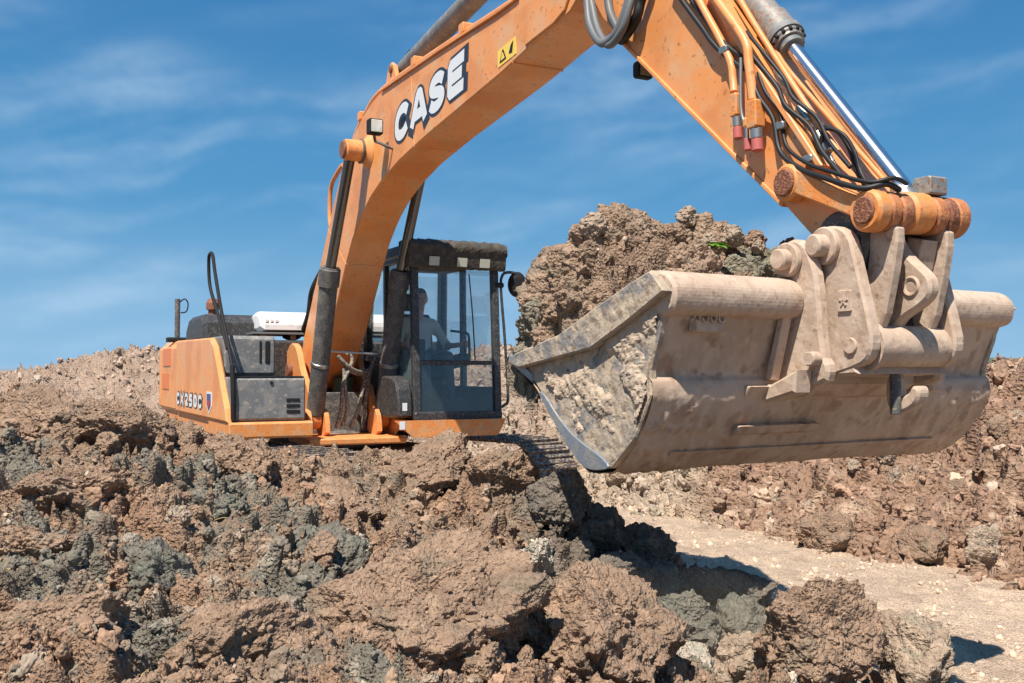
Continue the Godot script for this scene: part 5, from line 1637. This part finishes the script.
func nets(cell: float, k: float, s: Shape):
	var lo := Vector3.ONE * 100.0
	var hi := -lo
	for i in bone_a.size():
		var r := maxf(bone_r[i].x, bone_r[i].y) + cell * 2.0
		lo = lo.min(bone_a[i] - Vector3.ONE * r).min(bone_b[i] - Vector3.ONE * r)
		hi = hi.max(bone_a[i] + Vector3.ONE * r).max(bone_b[i] + Vector3.ONE * r)
	var n := Vector3i(((hi - lo) / cell).ceil()) + Vector3i.ONE
	var val := PackedFloat32Array()
	val.resize(n.x * n.y * n.z)
	val.fill(1.0)
	# only near the bones
	var near := {}
	for i in bone_a.size():
		var r := maxf(bone_r[i].x, bone_r[i].y) + cell * 2.5
		var a := Vector3i(((bone_a[i].min(bone_b[i]) - Vector3.ONE * r - lo) / cell).floor()).clamp(Vector3i.ZERO, n - Vector3i.ONE)
		var b := Vector3i(((bone_a[i].max(bone_b[i]) + Vector3.ONE * r - lo) / cell).ceil()).clamp(Vector3i.ZERO, n - Vector3i.ONE)
		for z in range(a.z, b.z + 1):
			for y in range(a.y, b.y + 1):
				for x in range(a.x, b.x + 1):
					var q := x + n.x * (y + n.y * z)
					if not near.has(q):
						near[q] = true
						val[q] = field(lo + Vector3(x, y, z) * cell, k)
	var vert := {}
	var corner := [Vector3i(0, 0, 0), Vector3i(1, 0, 0), Vector3i(0, 1, 0), Vector3i(1, 1, 0), Vector3i(0, 0, 1), Vector3i(1, 0, 1), Vector3i(0, 1, 1), Vector3i(1, 1, 1)]
	var edges := [[0, 1], [2, 3], [4, 5], [6, 7], [0, 2], [1, 3], [4, 6], [5, 7], [0, 4], [1, 5], [2, 6], [3, 7]]
	for q in near:
		var x: int = q % n.x
		var y: int = (q / n.x) % n.y
		var z: int = q / (n.x * n.y)
		if x >= n.x - 1 or y >= n.y - 1 or z >= n.z - 1:
			continue
		var vs := []
		var neg := 0
		for c in corner:
			var e: float = val[x + c.x + n.x * (y + c.y + n.y * (z + c.z))]
			vs.append(e)
			if e < 0.0:
				neg += 1
		if neg == 0 or neg == 8:
			continue
		var sum := Vector3.ZERO
		var cnt := 0
		for e in edges:
			if (vs[e[0]] < 0.0) != (vs[e[1]] < 0.0):
				var t: float = vs[e[0]] / (vs[e[0]] - vs[e[1]])
				sum += Vector3(corner[e[0]]).lerp(Vector3(corner[e[1]]), t)
				cnt += 1
		vert[q] = lo + (Vector3(x, y, z) + sum / cnt) * cell
	var step := [1, n.x, n.x * n.y]
	for q in vert:
		for ax in 3:
			var u: int = step[(ax + 1) % 3]
			var w: int = step[(ax + 2) % 3]
			var q2: int = q + step[ax]
			if q2 >= val.size() or (val[q] < 0.0) == (val[q2] < 0.0):
				continue
			if not (vert.has(q - u) and vert.has(q - w) and vert.has(q - u - w)):
				continue
			var ids := [q, q - u, q - u - w, q - w]
			if val[q] >= 0.0:
				ids.reverse()
			var p := []
			var nn := []
			for m in ids:
				var v: Vector3 = vert[m]
				p.append(v)
				var e := cell * 0.5
				nn.append(Vector3(field(v + Vector3(e, 0, 0), k) - field(v - Vector3(e, 0, 0), k), field(v + Vector3(0, e, 0), k) - field(v - Vector3(0, e, 0), k), field(v + Vector3(0, 0, e), k) - field(v - Vector3(0, 0, e), k)).normalized())
			var cc := []
			for v in p:
				cc.append(nearest_color(v))
			# wind each face the way its normals point
			var fn: Vector3 = (p[1] - p[0]).cross(p[2] - p[0])
			var order := [0, 1, 2, 0, 2, 3] if fn.dot(nn[0]) >= 0.0 else [0, 2, 1, 0, 3, 2]
			for t in [0, 3]:
				s.stri(p[order[t]], p[order[t + 1]], p[order[t + 2]], nn[order[t]], nn[order[t + 1]], nn[order[t + 2]])
				s.c.append(cc[order[t]]); s.c.append(cc[order[t + 2]]); s.c.append(cc[order[t + 1]])

func bone(a: Vector3, b: Vector3, ra: float, rb: float, c: Color):
	bone_a.append(a)
	bone_b.append(b)
	bone_r.append(Vector2(ra, rb))
	bone_c.append(c)

func clear_bones():
	bone_a.clear()
	bone_b.clear()
	bone_r.clear()
	bone_c.clear()

func build_operator():
	var skin := Color(0.50, 0.29, 0.20)
	var shirt := Color(0.60, 0.64, 0.57)
	var trousers := Color(0.06, 0.07, 0.10)
	var boots := Color(0.05, 0.04, 0.03)
	var s := Shape.new()
	var hip := Vector3(0.50, 1.80, -0.93)
	var chest := Vector3(0.44, 2.08, -0.93)
	# body, seated, arms out to the levers
	bone(hip + Vector3(0, 0, -0.08), hip + Vector3(0, 0, 0.08), 0.125, 0.125, trousers)
	bone(hip + Vector3(-0.02, 0.08, 0), chest, 0.135, 0.145, shirt)
	bone(chest + Vector3(-0.01, 0.08, -0.12), chest + Vector3(-0.01, 0.08, 0.12), 0.098, 0.098, shirt)
	bone(chest + Vector3(0, 0.14, 0), Vector3(0.47, 2.33, -0.93), 0.062, 0.055, skin)
	for d in [-1.0, 1.0]:
		var sh: Vector3 = chest + Vector3(0.0, 0.10, 0.19 * d)
		var el: Vector3 = Vector3(0.60, 1.93, -0.93 + 0.29 * d)
		var wr: Vector3 = Vector3(0.93, 1.94, -0.93 + 0.32 * d)
		bone(sh, el, 0.060, 0.048, shirt)
		bone(el, wr, 0.043, 0.030, skin)
		var kn: Vector3 = Vector3(0.98, 1.80, -0.93 + 0.13 * d)
		var an: Vector3 = Vector3(1.10, 1.36, -0.93 + 0.14 * d)
		bone(hip + Vector3(0.02, 0, 0.09 * d), kn, 0.092, 0.066, trousers)
		bone(kn, an, 0.062, 0.042, trousers)
		bone(an + Vector3(-0.03, -0.08, 0), an + Vector3(0.16, -0.09, 0), 0.046, 0.036, boots)
	nets(0.03, 0.035, s)
	# head with brow, nose, mouth, chin, ears
	clear_bones()
	var hc := Vector3(0.50, 2.45, -0.93)
	bone(hc + Vector3(-0.02, 0.025, 0), hc + Vector3(0.01, 0.03, 0), 0.086, 0.082, skin)
	bone(hc + Vector3(0.02, -0.04, 0), hc + Vector3(0.045, -0.085, 0), 0.062, 0.036, skin)
	bone(hc + Vector3(0.085, 0.02, 0), hc + Vector3(0.108, -0.02, 0), 0.010, 0.016, skin)
	bone(hc + Vector3(0.078, 0.032, -0.04), hc + Vector3(0.078, 0.032, 0.04), 0.012, 0.012, skin)
	bone(hc + Vector3(0.077, -0.050, -0.02), hc + Vector3(0.077, -0.050, 0.02), 0.010, 0.010, Color(0.40, 0.17, 0.13))
	for d in [-1.0, 1.0]:
		bone(hc + Vector3(-0.005, 0.02, 0.086 * d), hc + Vector3(-0.005, -0.025, 0.080 * d), 0.016, 0.011, skin)
		bone(hc + Vector3(0.080, 0.012, 0.032 * d), hc + Vector3(0.081, 0.012, 0.030 * d), 0.009, 0.009, Color(0.10, 0.08, 0.07))
	bone(hc + Vector3(0.0, -0.08, 0), hc + Vector3(-0.03, -0.15, 0), 0.052, 0.055, skin)
	nets(0.009, 0.012, s)
	# hands closed round the lever grips
	for d in [-1.0, 1.0]:
		clear_bones()
		var w := Vector3(0.93, 1.94, -0.93 + 0.32 * d)
		var palm := w + Vector3(0.065, 0.0, 0.012 * d)
		bone(w, palm, 0.027, 0.034, skin)
		for f in 4:
			var y := 0.030 - f * 0.020
			var r := 0.0095 - 0.0006 * f
			var k0 := palm + Vector3(0.02, y, 0.024 * d)
			var k1 := k0 + Vector3(0.034 - 0.003 * f, 0, 0.004 * d)
			var k2 := k1 + Vector3(0.010, 0, -0.030 * d)
			var k3 := k2 + Vector3(-0.020, 0, -0.014 * d)
			bone(k0, k1, r + 0.001, r, skin)
			bone(k1, k2, r, r, skin)
			bone(k2, k3, r, r - 0.001, skin)
		var t0 := palm + Vector3(-0.01, 0.028, -0.012 * d)
		var t1 := t0 + Vector3(0.035, 0.022, -0.018 * d)
		bone(t0, t1, 0.013, 0.010, skin)
		bone(t1, t1 + Vector3(0.030, 0.004, 0.004 * d), 0.010, 0.008, skin)
		nets(0.006, 0.006, s)
	clear_bones()
	var p := MeshInstance3D.new()
	p.name = "person"
	p.mesh = s.mesh()
	p.material_override = M["person"]
	p.transform = ex.transform
	add_child(p)
	tag(p, "person in a pale grey green shirt seated at the levers inside the cab", "person")
	# short hair
	bone(hc + Vector3(-0.03, 0.045, 0), hc + Vector3(0.01, 0.062, 0), 0.088, 0.072, Color(0.03, 0.025, 0.02))
	bone(hc + Vector3(-0.045, 0.0, 0), hc + Vector3(-0.04, 0.04, 0), 0.078, 0.085, Color(0.03, 0.025, 0.02))
	var hs := Shape.new()
	nets(0.012, 0.01, hs)
	clear_bones()
	put("hair", hs, "hair", p)

# ---------------------------------------------------------------- the load, clods, weeds

func build_heap():
	# crest heights along the bucket, in the bucket's own axes
	var crest := [Vector2(-1.04, 1.86), Vector2(-0.95, 1.98), Vector2(-0.6, 2.09), Vector2(-0.3, 2.16), Vector2(-0.08, 2.22), Vector2(0.1, 2.26), Vector2(0.3, 2.30), Vector2(0.45, 2.27), Vector2(0.6, 2.35), Vector2(0.77, 2.41), Vector2(0.90, 2.34), Vector2(0.98, 2.20), Vector2(1.02, 2.02), Vector2(1.035, 1.74)]
	var arch := [Vector2(-0.60, 1.56), Vector2(-0.82, 1.70), Vector2(-0.86, 1.86), Vector2(-0.84, 2.04), Vector2(-0.66, 2.26), Vector2(-0.36, 2.42), Vector2(-0.14, 2.38), Vector2(0.06, 2.16), Vector2(0.155, 2.0), Vector2(0.14, 1.80)]
	var nu := 260
	var nv := 260
	var pos := PackedVector3Array()
	var col := PackedColorArray()
	for j in nv:
		var t := j / (nv - 1.0) * (arch.size() - 1.0)
		var i0 := mini(int(t), arch.size() - 2)
		var q: Vector2 = arch[i0].cubic_interpolate(arch[i0 + 1], arch[maxi(i0 - 1, 0)], arch[mini(i0 + 2, arch.size() - 1)], t - i0)
		var a := PI * (1.0 - j / (nv - 1.0))
		for i in nu:
			var z := -1.03 + 2.065 * i / (nu - 1.0)
			var ch := 2.0
			for k in crest.size() - 1:
				if z >= crest[k].x and z <= crest[k + 1].x + 1e-5:
					ch = lerpf(crest[k].y, crest[k + 1].y, smoothstep(0.0, 1.0, (z - crest[k].x) / (crest[k + 1].x - crest[k].x)))
			var rise := (ch - 0.10 - 1.80) / (2.42 - 1.80)
			var x := q.x
			var yb := lerpf(1.66, 1.95, clampf((x + 0.8) / 1.0, 0.0, 1.0))
			var y := yb + (q.y - yb) * rise if q.y > yb else q.y
			if z > 0.86:
				x = lerpf(x, x * 0.96, (z - 0.86) / 0.18)
			var p := Vector3(x, y, z)
			var n := Vector3(cos(a) * 0.8 if cos(a) < 0.0 else 0.2 * cos(a), maxf(sin(a), 0.1), 0.25 * smoothstep(0.8, 1.0, z)).normalized()
			p += n * lumps(p * 1.15 + Vector3(11, 0, 3), Vector4(0.10, 0.060, 0.12, 0.013) * (0.25 if j > nv * 0.9 or j < nv * 0.06 else 1.0))
			p += Vector3(soft.get_noise_3dv(p * 9.0), soft.get_noise_3dv(p * 9.0 + Vector3(30, 0, 0)), soft.get_noise_3dv(p * 9.0 + Vector3(0, 30, 0))) * (0.035 if j < nv * 0.88 else 0.0)
			pos.append(p)
			var n2 := soft.get_noise_3dv(p * 5.0)
			var c := Vector3(0.335, 0.225, 0.155) * (1.0 + 0.25 * n2)
			c = c.lerp(Vector3(0.40, 0.315, 0.240), smoothstep(0.0, 0.5, soft2.get_noise_3dv(p * 1.6 + Vector3(2, 0, 0)) + 0.25 * smoothstep(0.6, 0.0, p.z)))
			c = c.lerp(Vector3(0.235, 0.215, 0.155), smoothstep(-0.35, -0.62, p.x + 0.15 * n2) * 0.75 * smoothstep(0.3, 0.9, p.z))
			col.append(Color(c.x, c.y, c.z))
	var heap := MeshInstance3D.new()
	heap.name = "soil_load"
	heap.mesh = sheet(pos, nu, nv, col, true)
	heap.material_override = M["earth"]
	add_child(heap)
	var bx: Transform3D = ex.transform * Transform3D(Basis(Vector3(0, 1, 0), deg_to_rad(4.0)), Vector3(7.5, 0, 0))
	heap.transform = bx
	tag(heap, "heaped brown earth filling the raised excavator bucket", "earth")
	var outer := PackedVector3Array()
	var oc := PackedColorArray()
	for i in pos.size():
		if pos[i].y > 1.86 or pos[i].x < -0.5:
			outer.append(pos[i])
			oc.append(col[i])
	strew("load_crumbs", outer, oc, 9000, 0.0025, 0.011, 0.1, 8, crumb_shapes, heap)
	# the big broken lumps that make up the heap
	var k := 0
	for q in HEAP_LUMPS:
		var o := MeshInstance3D.new()
		o.name = numbered("soil_clod")
		var sz: float = q[1]
		o.mesh = clod_mesh(1200 + k, 6 if sz > 0.24 else 5, 5 + k % 3, 1.15)
		o.material_override = M["clod_" + q[2]]
		add_child(o)
		o.transform = bx * Transform3D(Basis.from_euler(Vector3(k * 1.1, k * 2.3, k * 0.9)) * Basis.from_scale(Vector3(1.1, 0.92, 1.0) * sz), q[0])
		tag(o, q[3], "clod", "clods on the bucket load")
		var into := bx.affine_inverse() * o.transform
		for v in (o.mesh.surface_get_arrays(0)[Mesh.ARRAY_VERTEX] as PackedVector3Array):
			pos.append(into * v)
		k += 1
	# clods lying on the load
	var spots := [[-0.24, 0.99, 0.062], [0.04, 0.25, 0.05], [0.08, 0.42, 0.05], [0.05, -0.12, 0.06], [0.1, 0.08, 0.045], [-0.1, 0.55, 0.05], [0.10, -0.3, 0.05], [0.02, 0.68, 0.055], [0.1, 0.3, 0.035], [0.1, 0.55, 0.04]]
	k = 0
	for q in spots:
		var best := Vector3(0, -10, 0)
		for p in pos:
			if absf(p.x - q[0]) < 0.05 and absf(p.z - q[1]) < 0.03 and p.y > best.y:
				best = p
		if best.y < 0.0:
			continue
		var o := MeshInstance3D.new()
		o.name = numbered("soil_clod")
		o.mesh = clod_mesh(700 + k, 4, 5, 1.0)
		o.material_override = M["clod_beige" if k % 3 != 1 else "clod_brown"]
		add_child(o)
		var sz: float = q[2]
		o.transform = bx * Transform3D(Basis.from_euler(Vector3(k, k * 2.0, k * 0.7)).scaled(Vector3.ONE * sz), best + Vector3(0, sz * 0.15, 0))
		if k == 0:
			tag(o, "pale clod caught on the steel side bar of the bucket", "clod", "clods on the bucket load")
		else:
			tag(o, "dry clod lying on the earth heaped in the bucket", "clod", "clods on the bucket load")
		k += 1
	heap_points = pos
	heap_frame = bx

var heap_points := PackedVector3Array()
var heap_frame := Transform3D()

func build_dust():
	for q in [[Vector3(0.72, 0.62, -4.15), Vector3(1.0, 0.45, 0.6), 0.16], [Vector3(0.95, 0.50, -4.25), Vector3(0.55, 0.35, 0.45), 0.30]]:
		var f := FogVolume.new()
		f.name = numbered("dust_haze")
		f.shape = RenderingServer.FOG_VOLUME_SHAPE_ELLIPSOID
		f.size = q[1]
		f.position = q[0]
		var m := FogMaterial.new()
		m.density = q[2]
		m.albedo = Color(0.86, 0.80, 0.72)
		f.material = m
		add_child(f)
		tag(f, "thin dust hanging in the dug hollow below the bucket", "dust", "dust in the hollow", "stuff")

const HEAP_LUMPS := [
	[Vector3(-0.56, 2.01, 0.78), 0.29, "heap", "great brown lump at the steep lip end of the bucket load"],
	[Vector3(-0.30, 2.14, 0.74), 0.27, "heap", "brown lump forming the peak of the bucket load"],
	[Vector3(-0.66, 1.86, 0.93), 0.17, "heap_grey", "grey brown lump hanging over the bucket lip at the side bar"],
	[Vector3(-0.68, 1.88, 0.55), 0.27, "heap_grey", "grey brown lump over the middle of the bucket lip"],
	[Vector3(-0.36, 1.95, 0.93), 0.15, "heap", "brown lump resting along the bucket side bar"],
	[Vector3(-0.18, 2.08, 0.45), 0.24, "heap", "brown lump beside the green tuft on the bucket load"],
	[Vector3(-0.10, 2.06, 0.14), 0.23, "heap_grey", "dry grey brown lump halfway along the bucket load"],
	[Vector3(-0.06, 2.02, -0.16), 0.21, "heap", "brown lump next to the coupler on the bucket load"],
	[Vector3(-0.20, 1.96, -0.5), 0.24, "heap", "brown lump behind the coupler on the bucket load"],
	[Vector3(-0.52, 1.80, 0.985), 0.11, "heap", "low brown lump against the inside of the bucket side bar"],
	[Vector3(-0.18, 1.94, 0.985), 0.10, "heap", "brown crumb of a lump at the top of the side bar"],
	[Vector3(-0.74, 1.75, 0.96), 0.11, "heap_grey", "small grey brown lump at the corner of the bucket lip"],
	[Vector3(-0.02, 2.06, 0.66), 0.16, "heap", "small brown lump under the peak of the bucket load"],
	[Vector3(0.02, 2.02, 0.38), 0.13, "heap_grey", "small dry lump at the back edge of the bucket load"],
]

# where: [x, y, z, size, squash, soil, label]; big ones get a shape of their own
func build_clods():
	var small := []
	for k in 8:
		small.append(clod_mesh(300 + k, 4, 5 + k % 5, 1.15))
	var k := 0
	var skin_p := PackedVector3Array()
	var skin_c := PackedColorArray()
	for q in BIG_CLODS:
		var o := MeshInstance3D.new()
		o.name = numbered("soil_clod")
		var big: bool = q[1] > 0.15
		o.mesh = clod_mesh(500 + k, 6 if q[1] > 0.22 else 5, 7 + k % 4, 1.0) if big else small[k % small.size()]
		o.material_override = M["clod_" + q[3]]
		add_child(o)
		var sz: float = q[1]
		var sq: Vector3 = q[2]
		o.transform = Transform3D(Basis.from_euler(Vector3(0.4 * sin(k * 2.1), k * 1.7, 0.35 * cos(k * 1.3))) * Basis.from_scale(sq * sz), q[0])
		tag(o, q[4], "clod", "clods on the near mound")
		if q[0].z > -6.0:
			var tint: Color = CLOD_TINT[q[3]]
			var arr: Array = o.mesh.surface_get_arrays(0)
			var vs: PackedVector3Array = arr[Mesh.ARRAY_VERTEX]
			var cs: PackedColorArray = arr[Mesh.ARRAY_COLOR]
			for i in vs.size():
				if (i * 7 + k) % (1 if vs.size() < 5000 else 4) == 0:
					skin_p.append(o.transform * vs[i])
					skin_c.append(Color(tint.r * cs[i].r, tint.g * cs[i].g, tint.b * cs[i].b))
		k += 1
	strew("clod_crumbs", skin_p, skin_c, 12000, 0.002, 0.009, 0.1, 15, crumb_shapes)
	for o in get_children():
		if o is MultiMeshInstance3D and str(o.name).begins_with("clod_crumbs"):
			tag(o, "fine crumbs clinging to the big clods of the mound", "crumbs", "crumbs on the clods")
	# middling clods, laid on the mound, the floor's edge and the bank
	var r := RandomNumberGenerator.new()
	r.seed = 77
	var jobs := [["soil_mound", 100, 0.025, 0.06, "brown lump of earth lying on the near mound", "brown lumps on the near mound"], ["spoil_bank", 90, 0.05, 0.14, "rough clod resting on the rubble bank behind the bucket", "clods on the rubble bank"], ["far_spoil_bank", 40, 0.08, 0.20, "dusty lump on the skyline bank behind the machine", "lumps on the skyline bank"]]
	for j in jobs:
		var pos: PackedVector3Array = land[j[0]][0]
		var col: PackedColorArray = land[j[0]][1]
		var made := 0
		var tries := 0
		while made < j[1] and tries < 20000:
			tries += 1
			var i := r.randi() % pos.size()
			var p := pos[i]
			if p.y < 0.12 or (j[0] == "spoil_bank" and p.y > 1.5):
				continue
			var o := MeshInstance3D.new()
			o.name = numbered("soil_clod")
			o.mesh = small[r.randi() % small.size()]
			var c := col[i]
			var kind := "brown"
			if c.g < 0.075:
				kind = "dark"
			elif c.b / c.r > 0.75:
				kind = "grey"
			elif c.r > 0.36:
				kind = "beige"
			if r.randf() < 0.10 and kind != "dark":
				kind = "pale"
			o.material_override = M["clod_" + kind]
			var sz := r.randf_range(j[2], j[3]) * (0.7 if r.randf() < 0.6 else 1.0)
			o.transform = Transform3D(Basis.from_euler(Vector3(r.randf() * TAU, r.randf() * TAU, r.randf() * TAU)) * Basis.from_scale(Vector3(1.1, 0.8, 1.0) * sz), p + Vector3(0, sz * 0.25, 0))
			add_child(o)
			tag(o, j[4] if kind != "grey" or j[0] != "soil_mound" else "grey clay lump lying on the near mound", "clod", j[5])
			if kind == "dark":  # takes up the shade painted into the mound below the bucket
				tag(o, "lump coloured darker for the bucket shadow on the mound", "clod", j[5])
			elif kind == "pale":
				tag(o, ["pale dry lump lying on the near mound", "pale dry clod resting on the rubble bank", "pale lump on the skyline bank"][jobs.find(j)], "clod", j[5])
			made += 1

func weed(called: String, at: Vector3, size: float, n: int, sd: int, label: String):
	var r := RandomNumberGenerator.new()
	r.seed = sd
	var root := Node3D.new()
	root.name = numbered(called)
	add_child(root)
	root.position = at
	tag(root, label, "weed", "green weeds in the earth")
	for k in n:
		var s := Shape.new()
		var a := r.randf() * TAU
		var out := Vector3(cos(a), r.randf_range(0.15, 0.9), sin(a)).normalized()
		var side := out.cross(Vector3.UP).normalized()
		var l := size * r.randf_range(0.6, 1.1)
		var w := l * r.randf_range(0.20, 0.34)
		var last := []
		for i in 6:
			var t := i / 5.0
			var p := out * l * t + Vector3(0, -0.45 * l * t * t, 0)
			var ww := w * sin(PI * clampf(t * 0.9 + 0.08, 0, 1))
			var row := [p - side * ww, p + Vector3(0, -0.1 * ww, 0), p + side * ww]
			if i > 0:
				s.quad(last[0], last[1], row[1], row[0])
				s.quad(last[1], last[2], row[2], row[1])
			last = row
		put("leaf", s, "leaf", root)

func top_of(pos: PackedVector3Array, x: float, z: float) -> Vector3:
	var best := Vector3(x, -10, z)
	for p in pos:
		if absf(p.x - x) < 0.02 and absf(p.z - z) < 0.02 and p.y > best.y:
			best = p
	return best

func build_weeds():
	for q in [[0.03, 0.56, 0.10, 14, "bright green weed tuft on top of the bucket load", 0.13], [0.07, 0.60, 0.06, 7, "small green sprig beside the tuft on the bucket load", 0.10], [0.22, -0.05, 0.045, 6, "green sprig beside the coupler plate on the bucket load", 0.08], [0.24, 0.0, 0.035, 4, "green sprig beside the coupler plate on the bucket load", 0.08], [0.25, 0.33, 0.03, 4, "green leaf bits at the top edge of the bucket", 0.03]]:
		var p := top_of(heap_points, q[0], q[1])
		if p.y > 0:
			weed("weed", heap_frame * p, q[2], q[3], int(q[0] * 1000), q[4])
	for q in WEED_SPOTS:
		var p := top_of(land["soil_mound"][0], q.x, q.z)
		if p.y > -1:
			weed("weed", p, 0.04, 6, 55, "tiny green weed on the brown crest of the mound")
	# dry roots and straws
	var r := RandomNumberGenerator.new()
	r.seed = 4
	var pos: PackedVector3Array = land["soil_mound"][0]
	for k in 26:
		var p := pos[r.randi() % pos.size()]
		if p.y < 0.3:
			continue
		var d := Vector3(r.randfn(), 0.5 * r.randf(), r.randfn()).normalized() * r.randf_range(0.05, 0.12)
		var o := put(numbered("root_fibre"), tube([p - d * 0.2, p + d * 0.4 + Vector3(0, 0.012, 0), p + d * 0.8 + Vector3(r.randfn() * 0.01, 0.008, r.randfn() * 0.01), p + d], 0.0016, 5, 4), "straw", self)
		tag(o, "thin pale root fibre sticking out of the mound", "root", "root fibres in the mound")
